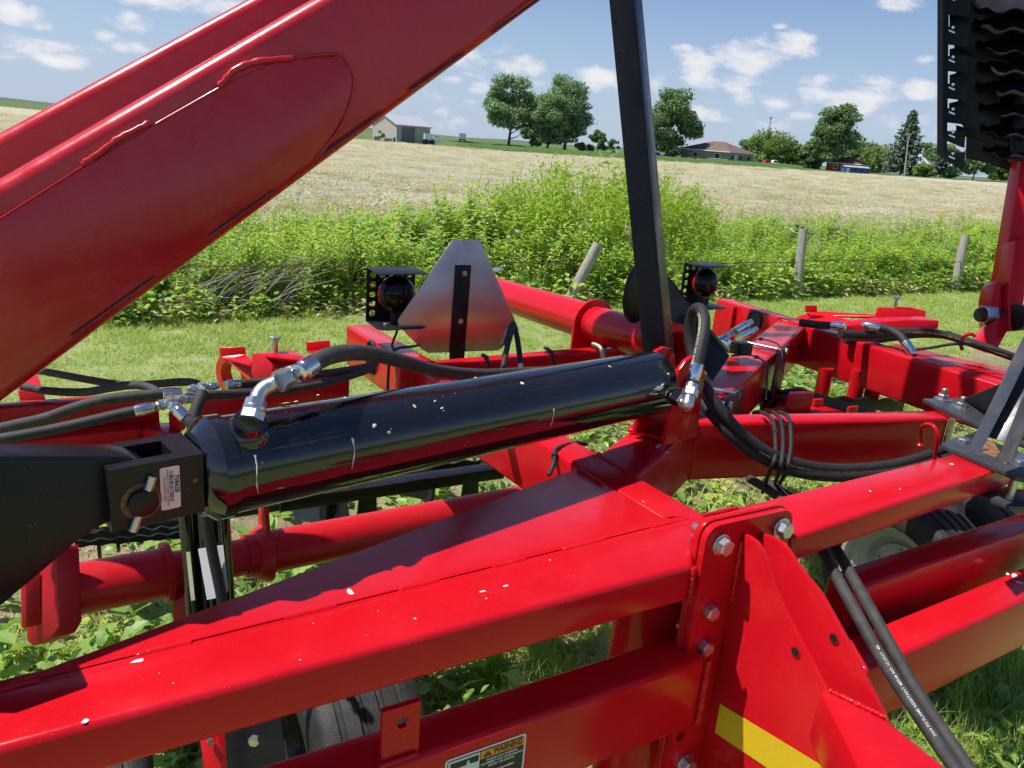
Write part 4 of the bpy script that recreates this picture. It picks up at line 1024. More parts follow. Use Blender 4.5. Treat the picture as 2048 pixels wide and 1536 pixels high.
# tongue tube between the gussets
tq = onG(1655, 1380, g1) + AX * .0095
tz_ = tq.z
extrude('tongue_tube', [H(x, y, tz_) for x, y in [(1640, 1368), (1776, 1436), (1990, 1606), (1775, 1640)]], (0, 0, -.11), RED, FR, .012, 4)
weld([H(1660 + 112 * i / 14, 1383 + 54 * i / 14, tz_) + ZX * .001 for i in range(15)], .0045, FR)
tt = [onG(1655, 1376, g1), onG(1713, 1496, g1)]
# wide lower tube that runs out to the lower right (the lit round-shouldered tube)
q0 = onG(1730, 1500, g1) - AX * .012
# yellow reflective strip on the gusset
yt = [onG(x, y, g1) - AX * .0012 for x, y in [(1441, 1407), (1640, 1540), (1572, 1560), (1432, 1466)]]
yt = [onG(x, y, g1) - AX * .0012 for x, y in [(1441.5, 1407), (1760, 1601), (1744, 1676), (1431.5, 1465)]]
extrude('reflective_tape', yt, -AX * .0006, YELLOW, FR)
# tab with hole on the front lower tube, and the warning decal
LA, LB = LFRONT; ldir = (LB - LA).normalized(); lnn = Vector((ldir.y, -ldir.x, 0)); LFACE = LA + lnn * .080
def onL(x, y): return PL(x, y, LFACE, lnn)
tb = PL(785, 1440, LFACE + lnn * -.012, lnn)
def onT(x, y): return PL(x, y, LFACE - lnn * .010, lnn)
ta, tb2, tc_, td = onT(766, 1425), onT(842, 1397), onT(842, 1470), onT(766, 1492)
th = onT(805, 1446); wv = (tb2 - ta); ex = ldir; o2 = ta.lerp(td, .5)
W_ = (tb2 - ta).dot(ldir); h0 = ta.z - LFACE.z
loc2 = lambda a, z: Vector((ta.x, ta.y, LFACE.z - .0)) + ldir * a + ZX * z
hx = (th - ta).dot(ldir); hz_ = th.z - LFACE.z
plate_holes('tab', [(0, -.004), (W_, -.004), (W_, h0), (0, h0)], [ring_cut(hx, hz_, .0095, 18)], loc2, -lnn * .009, RED, FR)
weld([loc2(-.004 + W_ * i / 8, .001) + lnn * .003 for i in range(9)], .004, FR)
# ---- warning decal
dl = [onL(x, y) + lnn * .0008 for x, y in [(887, 1533), (1051, 1466)]]
d0 = onL(890, 1524) + lnn * .0008; dx = ldir; W = (onL(1052, 1470) - onL(890, 1524)).dot(ldir)
top = onL(1048, 1466).z; DH = .072
DO = Vector((d0.x, d0.y, top))                                        # top left corner of the decal
def dp(a, z, k=0.0): return DO + dx * a - ZX * z + lnn * k
dec = extrude('warning_decal', [dp(a, -z) for a, z in rounded(0, W, -DH, 0, .006)], lnn * .0005, DECALW, FR)
extrude('border', [dp(a, -z, .0009) for a, z in rounded(.0035, W - .0035, -DH + .0035, -.0035, .004)], lnn * .0002, PRINT, dec)
sp = W * .42
extrude('pictogram_panel', [dp(.0047, .0047, .0014), dp(sp - .001, .0047, .0014), dp(sp - .001, DH - .005, .0014), dp(.0047, DH - .005, .0014)], lnn * .0002, DECALW, dec)
extrude('pictogram_bar', [dp(.008, .0085, .0018), dp(sp - .003, .0085, .0018), dp(sp - .003, .020, .0018), dp(.008, .020, .0018)], lnn * .0002, PRINT, dec)
ac = (sp + .0047) / 2 + .006
extrude('pictogram_arrow', [dp(ac - .0018, .0125, .0022), dp(ac + .0018, .0125, .0022), dp(ac + .0018, .018, .0022), dp(ac + .004, .018, .0022), dp(ac, .024, .0022), dp(ac - .004, .018, .0022), dp(ac - .0018, .018, .0022)], lnn * .0002, DECALW, dec)
extrude('orange_panel', [dp(sp + .0005, .0047, .0014), dp(W - .0047, .0047, .0014), dp(W - .0047, .0195, .0014), dp(sp + .0005, .0195, .0014)], lnn * .0002, ORANGEP, dec)
tw = W - .0047 - sp
text('warning_word', 'WARNING', dp(sp + tw * .30, .0168, .0018), ldir, ZX, .0165, PRINT, dec, bold=True, width=tw * .66)
extrude('alert_triangle', [dp(sp + tw * .06, .0172, .0018), dp(sp + tw * .26, .0172, .0018), dp(sp + tw * .16, .0072, .0018)], lnn * .0002, PRINT, dec)
text('alert_mark', '!', dp(sp + tw * .16, .0166, .0022), ldir, ZX, .0095, ORANGEP, dec, align='CENTER', bold=True)
for i, s in enumerate(['FALLING OR LOWERING', 'EQUIPMENT CAN CAUSE SERIOUS', 'INJURY OR DEATH.', '', 'FROM RAISED']):
    if s: text('decal_line', s, dp(sp + tw * .5, .0255 + i * .0062, .0018), ldir, ZX, .0058, WHITE, dec, align='CENTER', bold=True, width=tw * (.96 if i == 1 else .62 if i else .72))

# ---- mount for the cylinder on the diagonal beam
MB = CYL_B + CYD * .10
mdir = Vector((CYD.x, CYD.y, 0)).normalized(); mside = Vector((mdir.y, -mdir.x, 0))
bp = [P_(1254, 862) , P_(1345, 889), P_(1398, 836), P_(1330, 812)]
extrude('mount_base', [p + ZX * .012 for p in bp], (0, 0, -.0115), RED, FR, .003)
for s in (.036, -.050):
    q = MB + mside * s; zb = ZF + .0125; PR = []
    for a, z in [(-.062, 0), (.066, 0), (.062, .10)] + [(.055 * math.cos(R(t)) + .005, .155 + .055 * math.sin(R(t))) for t in (0, 30, 60, 90, 120, 150, 180)] + [(-.052, .09)]:
        PR.append(Vector((q.x, q.y, zb)) + mdir * a + ZX * z)
    extrude('mount_lug', PR, mside * .012, RED, FR, .002)
rod('mount_pin', MB - mside * .075 + ZX * 0, MB + mside * .075, .02, STEELD, FR, 16)

# ---- rear cross tubes on the left and their fittings
extrude('rear_tube', [P_(-90, 822), P_(318, 794), P_(298, 781), P_(-90, 812)], (0, 0, -.12), RED, FR, .006)
extrude('rear_tube', [P_(395, 802), P_(700, 748), P_(690, 738), P_(380, 793)], (0, 0, -.12), RED, FR, .006)
extrude('rear_tube', [H(-90, 898, .98), H(283, 856, .98), H(283, 844, .98), H(-90, 880, .98)], (0, 0, -.10), RED, FR, .007)
extrude('end_bracket', [H(283, 857, .985), H(298, 846, .985), H(352, 843, .985), H(362, 862, .985), H(345, 873, .985)], (0, 0, -.09), RED, FR, .004)
extrude('end_bracket', [H(342, 846, .985), H(372, 858, .985), H(360, 866, .985), H(338, 852, .985)], (0, 0, .035), RED, FR, .003)
# rear bar behind the cylinder that carries the sign
rb0, rb1 = P_(800, 736), P_(1262, 695)
rbn = Vector((-(rb1 - rb0).y, (rb1 - rb0).x, 0)).normalized()
extrude('rear_bar', [rb0, rb1, rb1 + rbn * .05, rb0 + rbn * .05], (0, 0, -.075), RED, FR, .006)
# beams hidden below (seen through the gaps)
extrude('inner_beam', [P_(1150, 880) - ZX * .10, P_(1230, 865) - ZX * .10, P_(1230, 850) - ZX * .1, P_(1150, 862) - ZX * .1], (0, 0, -.10), RED, FR, .005)
extrude('inner_beam', [H(1530, 800, .86), H(1760, 862, .86), H(1780, 850, .86), H(1560, 785, .86)], (0, 0, -.14), RED, FR, .006)
extrude('inner_tab', [H(1575, 790, .93), H(1625, 790, .93), H(1630, 782, .93), H(1580, 782, .93)], (0, 0, -.09), RED, FR, .003)
# grommets in the side beams
def grommet(x, y, face_p, n, w, h, parent=FR):
    q = PL(x, y, face_p, n); n = Vector(n).normalized(); s = Vector((-n.y, n.x, 0))
    P = []
    for i in range(24):
        a = 2 * math.pi * i / 24; ca, sa = math.cos(a), math.sin(a)
        P.append(q + s * (w * math.copysign(abs(ca) ** .7, ca)) + ZX * (h * math.copysign(abs(sa) ** .7, sa)) + n * .002)
    extrude('hole', [q + (p - q) * .82 + n * .001 for p in P], n * .0006, PRINT, parent)
    V, F = sweep(P + [P[0]], .007, 8); return mesh_from('grommet', V, F, RUBBER, parent, smooth=60)
grommet(744, 714, bl0, -bnorm, .030, .052)
stf = st0
grommet(1510, 641, st0, -stn, .038, .040)
# vertical rib and the folded channel on the far right beam
q = PL(1469, 612, st0, -stn)
extrude('rib', [q - stn * .0, q + (st1 - st0).normalized() * .016, q + (st1 - st0).normalized() * .016 - stn * .02, q - stn * .02], (0, 0, -.165), RED, FR, .004)

# ------------------------------------------------------------------ big folding boom, upper left
BO = -BX * -1.4; BOP = BX * 1.9
def onB(x, y, off=0.0): return PL(x, y, BOP + BX * off, -BX)
boom = thing('folding_boom', onB(0, 790), 'large red boom of two welded plates slanting up across the upper left', 'boom')
# direction of the boom: take its lower edge
e0, e1 = onB(-160, 929), onB(1500, -306)
bd = (e1 - e0).normalized(); bu = (ZX - bd * bd.dot(ZX)).normalized()
t0, t1 = onB(-160, 452), onB(700, -43)
# near box: outer wrapper tube and cover plate standing proud of it
extrude('near_tube', [e0, e1, onB(1340, -415), t1, t0], BX * .115, REDB, boom, .030, 5)
# wide cover plate welded over the outer face: slightly inset from the edges
cp = [onB(-160, 905, -.004), onB(150, 674, -.004), onB(640, 312, -.004), onB(690, 230, -.004), onB(712, 170, -.004), onB(700, 135, -.004), onB(668, 112, -.004), onB(560, 118, -.004), onB(440, 172, -.004), onB(0, 432, -.004), onB(-160, 527, -.004)]
extrude('cover_plate', cp, BX * .0085, REDB, boom, .003)
# weld runs round the plate
weld([onB(440, 172, -.006), onB(470, 140, -.007), onB(520, 122, -.006), onB(585, 117, -.006)], .0075, boom, REDB)
weld([onB(585, 117, -.005), onB(660, 108, -.004), onB(690, 118, -.004), onB(708, 150, -.004)], .003, boom, REDB)
weld([onB(165, 330, -.004), onB(200, 305, -.008), onB(250, 270, -.006), onB(300, 246, -.004)], .007, boom, REDB)
weld([onB(708, 150, -.005), onB(706, 190, -.005), onB(680, 255, -.005), onB(632, 318, -.005)], .0035, boom, REDB)
for (x0, y0, x1, y1) in [(120, 690, 275, 575), (420, 470, 560, 365), (640, 315, 770, 222)]:
    n_ = 4
# slots near the lower edge
for (x0, y0, x1, y1) in [(143, 671, 309, 553), (418, 471, 548, 380), (633, 316, 764, 225), (820, 180, 928, 106), (984, 64, 1085, -8)]:
    a, b_ = onB(x0, y0, -.0052), onB(x1, y1, -.0052); d_ = (b_ - a).normalized(); nrm = d_.cross(BX).normalized() * .0028
    extrude('slot', [a - nrm, b_ - nrm, b_ + nrm, a + nrm], -BX * .0006, PRINT, boom)
    lip = tube('slot_lip', [a - nrm * 1.2 , b_ - nrm * 1.2], .0022, REDB, boom, 6, 2)
# seam line along the upper edge of the cover plate
for (x0, y0, x1, y1) in [(-160, 538, 165, 333), (312, 248, 446, 172)]:
    a, b_ = onB(x0, y0, -.0055), onB(x1, y1, -.0055); tube('seam_lip', [a, b_], .003, REDB, boom, 6, 2)
# far tube, set back and a little higher
OFF = .21
def onBf(x, y): return PL(x, y, BOP + BX * OFF, -BX)
f0, f1 = onBf(-160, 352), onBf(1000, -274)
fd = (f1 - f0).normalized(); fu = Vector((0, 0, 1))
extrude('far_tube', [f0, f1, f1 - ZX * .42, f0 - ZX * .42], BX * .11, REDB, boom, .026, 5)
# unseen frame tubes above the boom, added to cast shadows on the rear beams
wt = thing_part = None
def uptube(p, q, w):
    V, F = boxVF(Vector(p) - Vector((w / 2, w / 2, 0)), Vector((w, 0, 0)), Vector((0, w, 0)), Vector(q) - Vector(p)); return mesh_from('shadow_frame_tube', V, F, REDB, boom, .006)
uptube((.36, 3.12, 2.50), (.36, 3.12, 3.35), .10); uptube((.62, 2.72, 2.45), (.62, 2.72, 3.35), .095); uptube((.28, 3.32, 2.5), (.28, 3.32, 3.35), .05)
uptube((-.20, 2.95, 2.42), (-.20, 2.95, 3.35), .08); uptube((-.52, 2.45, 2.30), (-.52, 2.45, 3.35), .08); uptube((-.05, 3.45, 2.5), (-.05, 3.45, 3.35), .07)
V, F = boxVF((-.6, 2.2, 3.352), Vector((1.4, .75, 0)), Vector((-.35, 1.1, 0)), ZX * .08); mesh_from('shadow_frame_deck', [Vector(v) for v in V], F, REDB, boom) if False else None
for (p, q) in [((-.56, 2.42, 3.30), (.66, 2.75, 3.30)), ((-.24, 2.92, 3.30), (.40, 3.15, 3.30)), ((-.09, 3.42, 3.30), (.32, 3.35, 3.30)), ((.66, 2.70, 3.32), (.30, 3.36, 3.32)), ((-.54, 2.43, 3.32), (-.04, 3.48, 3.32)), ((.5, 2.5, 3.0), (.62, 2.74, 3.32))]:
    V, F = sweep([Vector(p), Vector(q)], .03, 8); mesh_from('shadow_frame_brace', V, F, REDB, boom, smooth=40)
# ------------------------------------------------------------------ hydraulic cylinder
CY = thing('hydraulic_cylinder', CYL_A - ZX * .2, 'thick glossy black hydraulic cylinder lying across the frame with a pink label', 'hydraulic cylinder')
RC = .073
LB = (CYL_B - CYL_A).length
def onax(t): return CYL_A + CYD * t
tA = -.010; tE = LB + .030
lathe('barrel', onax(tA), CYD, [(0, RC), (tE - tA - .006, RC), (tE - tA, RC - .006), (tE - tA + .002, RC - .02), (tE - tA + .004, .012)], BLACK, CY, 64, 30)
lathe('gland', onax(tA - .042), CYD, [(0, .02), (.0002, RC - .016), (.006, RC - .008), (.020, RC + .004), (.040, RC + .004), (.0418, RC + .0005)], BLACK, CY, 64, 30)
# clevis on the gland
CLx = onax(tA - .044)
cw, ch, cl = .045, .044, .120                     # half width, half height, length
body = []
def cl3(a, s, u): return CLx - CYD * a + CYS * s + CYU * u
ck = plate_holes('clevis', [(0, -cw), (cl, -cw), (cl, -cw + .020), (.034, -cw + .020), (.034, cw - .020), (cl, cw - .020), (cl, cw), (0, cw)], [],
                 lambda a, s: cl3(a, s, -ch), CYU * (2 * ch), BLACKD, CY)
# clevis pin, its worn ring and the roll pin through it
pc = cl3(.082, 0, -.008)
lathe('pin', pc - CYS * .055, CYS, [(0, .019), (.110, .019), (.112, .016)], BLACKD, CY, 24)
lathe('pin_boss', pc + CYS * (cw + .0005), CYS, [(0, .026), (.0010, .025)], RUST, CY, 24)
rp = pc + CYS * .050
rod('roll_pin', rp + (CYU * .034 + CYD * .014), rp - (CYU * .038 + CYD * .014), .0058, ZINC, CY, 12)
# paper label
lo = cl3(.054, cw + .0008, .034); lr = -CYD; lu = CYU
LWd, LHt = .0255, .062
def lp(a, z, k=0.0): return lo - CYD * 0 + CYD * a - CYU * z + CYS * k
lab = extrude('paper_label', [lp(a - .004, -z) for a, z in rounded(0, LWd, -LHt, 0, .003)], CYS * .0003, LABELW, CY)
# label is read top-down: lines run downwards
text('label_number', '75862B', lp(.0145, .013, .0004), -CYU, CYD, .0085, PRINT, lab, bold=True, width=.026)
for i in range(34):
    w = random.choice([.0003, .0005, .0008]); z = .006 + i * .00135
    if z + w < .053: extrude('barcode_bar', [lp(.0075, z, .0005), lp(.0130, z, .0005), lp(.0130, z + w, .0005), lp(.0075, z + w, .0005)], CYS * .0001, PRINT, lab)
text('label_line', 'HYDRAULIC CYLINDER ASSEMBLY', lp(.0042, .003, .0004), -CYU, CYD, .0034, PRINT, lab, width=.054)
text('label_line', 'WO: A084792256-0080', lp(.0002, .012, .0004), -CYU, CYD, .0034, PRINT, lab, width=.036)
lathe('grease_hole', cl3(.012, cw + .0004, .006), CYS, [(0, 0), (.0002, .0035)], RUST, CY, 12)
# left port boss on top, with its fitting
def on_cyl(x, y, k=0.0):
    d = ray(x, y); o = CAM - CYL_A; dp_ = d - CYD * d.dot(CYD); op = o - CYD * o.dot(CYD)
    A = dp_.dot(dp_); B = 2 * dp_.dot(op); C_ = op.dot(op) - (RC + k) ** 2; return CAM + d * ((-B - math.sqrt(max(0, B * B - 4 * A * C_))) / (2 * A))
pq = on_cyl(497, 858); pl = onax((pq - CYL_A).dot(CYD)); pd = (pq - pl).normalized()
lathe('port_boss', pl + pd * (RC - .012), pd, [(0, .034), (.012, .030), (.018, .0245), (.030, .0235), (.0305, .012)], BLACK, CY, 28)
# right port boss on the near side
pr = onax((PL(1312, 795, CYL_B, CYS) - CYL_A).dot(CYD)); prd = (CYS * .90 - CYU * .15 + CYD * .40).normalized()
pr = onax(LB - .012)
lathe('port_boss', pr + prd * (RC - .016), prd, [(0, .026), (.012, .024), (.016, .019), (.040, .0185), (.0405, .010)], BLACK, CY, 28)
# base eye with greasy cross tube
ey = onax(tE + .034)
lathe('base_eye', ey - mside * .036, mside, [(0, .020), (.0005, .034), (.0715, .034), (.072, .020)], BLACK, CY, 24)
extrude('eye_web', [onax(tE) + CYU * .03, onax(tE) - CYU * .03, ey - CYU * .03, ey + CYU * .03], mside * .03, BLACK, CY, .004)
tube('grease_nipple', [ey + mside * .036 + ZX * .0, ey + mside * .05 - ZX * .006], .0045, ZINC, CY, 8, 2)
# marks on the barrel: droppings, scratches, husks
def on_barrel(x, y, k=.0008):
    """point of the barrel surface seen at this pixel"""
    d = ray(x, y); o = CAM - CYL_A; dp_ = d - CYD * d.dot(CYD); op = o - CYD * o.dot(CYD)
    A = dp_.dot(dp_); B = 2 * dp_.dot(op); C_ = op.dot(op) - (RC + k) ** 2; disc = max(0, B * B - 4 * A * C_); return CAM + d * ((-B - math.sqrt(disc)) / (2 * A))
def bnormal(p): q = p - CYL_A; return (q - CYD * q.dot(CYD)).normalized()
def blot(x, y, r, mat, parent, fn=None, nf=None, elong=1.0, h=.0012):
    p = fn(x, y); n = nf(p); d, u, v = frame_of(n); a0 = random.uniform(0, 6.28); V = [p + n * h]; k = 9
    for i in range(k):
        a = 2 * math.pi * i / k; rr = r * random.uniform(.7, 1.25); e = u * math.cos(a0) + v * math.sin(a0); f = n.cross(e); V.append(p + e * (math.cos(a) * rr * elong) + f * (math.sin(a) * rr))
    return mesh_from('dirt_spot', V, [[0, 1 + i, 1 + (i + 1) % k] for i in range(k)], mat, parent, smooth=60)
for x, y, r, m_, e in [(749, 851, .0032, DROP, 1.2), (1044, 766, .0032, DROP, 1.2), (778, 865, .003, SEED, 1.1), (829, 812, .003, SEED, 1.2), (465, 928, .004, SEED, 1.3), (1220, 733, .003, SEED, 1.2), (572, 806, .006, SEED, 1.8), (592, 803, .0035, DROP, 1.3), (870, 802, .0014, DROP, 2), (884, 816, .0018, DROP, 2), (951, 755, .002, DROP, 2.2), (690, 795, .002, DROP, 1.5), (636, 790, .0025, DROP, 1.8)]:
    blot(x, y, r, m_, CY, on_barrel, bnormal, e)
for P_px in [[(510, 910), (514, 935), (513, 962), (517, 988)], [(704, 876), (709, 900), (706, 925), (704, 937)], [(1108, 818), (1106, 836), (1101, 855)]]:
    pts = [on_barrel(x, y) for x, y in P_px]; V, F = sweep(smooth_path(pts, 5), .0013, 5, .4, wob=.6); mesh_from('dried_drip', V, F, DROP, CY, smooth=60)
for i in range(14):
    x = random.uniform(480, 1290); f = random.random(); y0 = 830 - (x - 450) * .152 + 12; y1 = 1010 - (x - 450) * .225 ; y = y0 + (y1 - y0) * f ** 1.6
    blot(x, y, random.uniform(.0005, .0010), random.choice([DROP, SEED, SEED]), CY, on_barrel, bnormal, 1.3, .0006)

# ------------------------------------------------------------------ black linkage arm at the far left
LAo = CLx - CYD * .06
la = thing('linkage_arm', PL(100, 1000, LAo, CYS), 'heavy satin black linkage arm entering at the left and pinned to the cylinder', 'linkage arm')
def onLA(x, y): return PL(x, y, LAo + CYS * .024, CYS)
extrude('arm_plate', [onLA(x, y) for x, y in [(-150, 912), (225, 912), (262, 915), (290, 928), (318, 950), (330, 985), (318, 1010), (290, 1025), (216, 1046), (185, 1062), (150, 1088), (90, 1140), (0, 1215), (-150, 1320)]], -CYS * .048, BLACKD, la, .004, 2)
for t0_, t1_, s_ in ((-.41, -.33, .088), (-.62, -.41, .070)):
    V, F = boxVF(onax(t0_) - CYU * .05 - CYS * .04, CYD * (t1_ - t0_), CYS * (s_ + .04), CYU * .095); mesh_from('arm_boss', V, F, BLACKD, la, .006)

# ------------------------------------------------------------------ low pipe (rock-shaft) with collars and bracket
RS = thing('rock_shaft', U(600, 1080, 2.4) - ZX * .4, 'thick red round shaft with welded collars running low behind the deck plate', 'shaft')
p0 = U(238, 1168, 2.0); pe = p0 + AX * 1.30; 
rs0 = U(120, 1185, 1.92); rs1 = U(330, 1145, 2.06); q1 = U(520, 1088, 2.25); q2 = U(1010, 1012, 2.75)
sd = (q2 - rs0).normalized()
def ons(x): # point on the shaft axis nearest to column x
    best = min((abs(((rs0 + sd * t - CAM).dot(RIGHT) / (rs0 + sd * t - CAM).dot(FWD)) * FPX + 1024 - x), t) for t in [i * .004 for i in range(0, 420)]); return rs0 + sd * best[1]
rod('shaft', ons(112), ons(328), .066, REDD, RS, 36)
rod('shaft', ons(320), ons(500), .052, REDD, RS, 36)
rod('shaft', ons(490), ons(1060), .062, REDD, RS, 36)
lathe('collar', ons(326), sd, [(0, .066), (.001, .080), (.016, .080), (.017, .066)], REDD, RS, 36)
lathe('collar', ons(508), sd, [(0, .062), (.004, .070), (.03, .084), (.036, .086), (.040, .062)], REDD, RS, 36)
q = ons(527); extrude('collar_ear', [q + ZX * .16 - BX * .02, q + ZX * .16 + BX * .05, q + BX * .086 - ZX * .02, q - BX * .08 - ZX * .02], sd * .014, REDD, RS, .002)
q = ons(90); extrude('end_plate', [U(x, y, 1.86) for x, y in [(112, 1095), (118, 1252), (104, 1276), (66, 1293), (52, 1280), (60, 1120)]], sd * .05, REDD, RS, .003)
extrude('end_plate', [U(x, y, 1.84) for x, y in [(52, 1150), (52, 1256), (42, 1256), (40, 1150)]], sd * .03, REDD, RS, .002)
q = ons(352); extrude('crank_bracket', [U(x, y, 2.06) for x, y in [(345, 1148), (378, 1146), (398, 1290), (345, 1290)]], sd * .03, RED, RS, .004)

# ------------------------------------------------------------------ small upright cylinder between shaft and deck
JK = thing('small_lift_cylinder', U(415, 1300, 1.95), 'upright black lift cylinder with a white sticker below the big cylinder', 'hydraulic cylinder')
def jt(x0, y0, x1, y1, d0, d1, r, name): return rod(name, U(x0, y0, d0), U(x1, y1, d1), r, BLACK, JK, 24)
jt(414, 1000, 432, 1330, 1.82, 1.88, .042, 'barrel'); jt(368, 1008, 392, 1300, 1.77, 1.82, .014, 'side_rod'); jt(448, 1030, 464, 1300, 1.78, 1.82, .013, 'side_rod')
tube('side_hose', [U(412, 1030, 1.72), U(424, 1100, 1.74), U(444, 1200, 1.76), U(456, 1290, 1.78)], .012, RUBBER, JK, 10)
extrude('white_sticker', [U(x, y, 1.765) for x, y in [(396, 1098), (446, 1090), (456, 1180), (450, 1192), (414, 1200)]], FWD * .002, DECALW, JK)
extrude('serial_sticker', [U(x, y, 1.752) for x, y in [(372, 1105), (380, 1103), (390, 1200), (382, 1202)]], FWD * .001, YELP, JK)

# ------------------------------------------------------------------ rolling basket: wavy black bars and plates
RBk = thing('rolling_basket', U(600, 1010, 2.9) - ZX * .3, 'black rolling basket of toothed bars seen under the big cylinder', 'roller')
def wavy(P0, P1, h, t, n, parent, amp=.012, mat=None):
    P0, P1 = Vector(P0), Vector(P1); d = (P1 - P0); L = d.length; dn = d.normalized(); pts = []
    n *= 4
    for i in range(n + 1): pts.append(P0 + d * (i / n) + ZX * (h + amp * .5 * math.sin(i * math.pi / 4)))
    for i in range(n, -1, -1): pts.append(P0 + d * (i / n) + ZX * (-amp * .3 * math.sin(i * math.pi / 4)))
    nn = Vector((dn.y, -dn.x, 0)); return extrude('toothed_bar', pts, nn * t, mat or BLACKD, parent)
wavy(U(110, 1085, 2.45), U(390, 1068, 2.7), .035, .012, 14, RBk)
wavy(U(690, 1000, 3.0), U(980, 945, 3.3), .035, .012, 14, RBk)
wavy(U(150, 1092, 2.3), U(380, 1072, 2.5), .018, .01, 12, RBk, .008)
wavy(U(620, 965, 3.2), U(960, 930, 3.5), .03, .012, 14, RBk)
for x, y, d_ in [(195, 1060, 2.6), (232, 1045, 2.6), (640, 1000, 3.0), (850, 960, 3.3)]:
    p = U(x, y, d_); lathe('end_disc', p - AX * .006, AX, [(0, .03), (.0005, .10), (.0115, .10), (.012, .03)], BLACKD, RBk, 24)
rod('axle', U(140, 1075, 2.6), U(1000, 945, 3.5), .02, BLACKD, RBk, 14)
extrude('blade', [U(x, y, 3.0) for x, y in [(575, 985), (640, 990), (690, 975), (700, 1035), (650, 1050), (590, 1040)]], BX * .01, simple('polished_blade', (.12, .12, .11), .25, .9), RBk)
extrude('blade', [U(x, y, 3.2) for x, y in [(795, 950), (850, 940), (858, 985), (850, 1000), (800, 990)]], BX * .01, MATS['polished_blade'], RBk)

# ------------------------------------------------------------------ gauge wheels
def wheel(c, ax, Rr, W, rimR, label, rimmat, group='gauge wheels'):
    c = Vector(c); ax = Vector(ax).normalized(); t = thing('gauge_wheel', c - ZX * Rr, label, 'wheel', group)
    prof = [(-W * .42, rimR), (-W * .5, rimR * 1.06), (-W * .5, Rr * .80), (-W * .46, Rr * .93), (-W * .40, Rr * .975)]
    for g in (-.27, -.09, .09, .27):
        prof += [(W * (g - .03), Rr * (1 - .02 * abs(g) * 3)), (W * (g - .022), Rr * .965), (W * (g + .022), Rr * .965), (W * (g + .03), Rr * (1 - .02 * abs(g) * 3))]
    prof += [(W * .40, Rr * .975), (W * .46, Rr * .93), (W * .5, Rr * .80), (W * .5, rimR * 1.06), (W * .42, rimR)]
    lathe('tyre', c, ax, prof, TYRE, t, 56, 40, closed=False)
    rm = lathe('rim', c, ax, [(-W * .42, rimR * .99), (-W * .46, rimR * 1.02), (-W * .45, rimR * .95), (-W * .34, rimR * .92), (-W * .31, rimR * .84), (-W * .22, rimR * .81), (-W * .19, rimR * .72), (-W * .08, rimR * .68), (-W * .06, rimR * .60), (-W * .13, rimR * .56), (-W * .15, rimR * .48), (-W * .14, rimR * .30), (-W * .20, rimR * .22), (-W * .20, .001)], rimmat, t, 40, 35, closed=False)
    lathe('rim_back', c, ax, [(W * .30, .001), (W * .30, rimR * .8), (W * .42, rimR * .99)], rimmat, t, 40, 35, closed=False)
    for i in range(5):
        _, u, v = frame_of(ax); a = 2 * math.pi * i / 5 + .4; hexa('lug_nut', c - ax * (W * .135) + u * (math.cos(a) * rimR * .46) + v * (math.sin(a) * rimR * .46), -ax, .009, .01, ZINC, rm)
    lathe('hub', c - ax * (W * .26), ax, [(0, .012), (.004, .026), (W * .3, .026)], STEELD, t, 20)
    return t
wheel(U(1778, 1152, 2.45) + AX * .07, AX, .26, .20, .168, 'gauge wheel with pale grey-green rim under the right front tube', RIM)
wheel(U(1778, 1152, 2.45) + AX * .36, AX, .275, .22, .165, 'gauge wheel with worn dusty tyre at the right edge', RIM)
wheel(H(728, 1496, .30) - AX * .035, AX, .28, .25, .15, 'ribbed black gauge wheel tyre under the tab with a hole', BLACKD)
wheel(H(265, 1640, .30) - AX * .06, AX, .27, .21, .15, 'ribbed black gauge wheel tyre at the bottom left edge', BLACKD)
# forks that carry the front wheels
fk = thing('wheel_fork', H(470, 1560, .05), 'red and black wheel fork between the two front tyres', 'fork')
extrude('fork_arm', [U(x, y, 1.36) for x, y in [(396, 1460), (434, 1452), (448, 1620), (418, 1620)]], AX * .012, RED, fk, .002)
extrude('fork_arm', [U(x, y, 1.42) for x, y in [(440, 1445), (560, 1405), (585, 1640), (450, 1640)]], BX * .06, BLACKD, fk, .004)
bolt(U(509, 1478, 1.40), -BX - AX * .4, .010, fk, False)
hose_pin = bolt(U(420, 1481, 1.355), -BX, .006, fk, False, mat=STEELD)

# ------------------------------------------------------------------ slow-vehicle sign seen from behind
SG = PL(925, 600, U(925, 600, 2.5), -BX); sg = thing('vehicle_sign', PL(920, 715, SG, -BX), 'bare aluminium back of the triangular slow vehicle sign on a black strap', 'sign')
def onS(x, y, k=0.0): return PL(x, y, SG - BX * k, -BX)
sp_ = [(905, 480), (960, 480), (1030, 640), (1028, 652), (1006, 695), (995, 701), (856, 706), (846, 700), (797, 652), (796, 640)]
extrude('sign_plate', [onS(x, y) for x, y in sp_], BX * .002, ALU, sg, .0005)
extrude('strap', [onS(x, y, .0012) for x, y in [(911, 530), (942, 530), (927, 728), (897, 730)]], -BX * .004, BLACKD, sg, .0008)
for x, y in ((929, 547), (921, 642)): bolt(onS(x, y, .0056), -BX, .0068, sg, True, mat=ZINC)
extrude('strap_foot', [onS(x, y, .010) for x, y in [(914, 720), (943, 720), (943, 745), (914, 745)]], -BX * .01, BLACKD, sg, .001)
bolt(onS(929, 727, .0205), -BX, .006, sg, False)

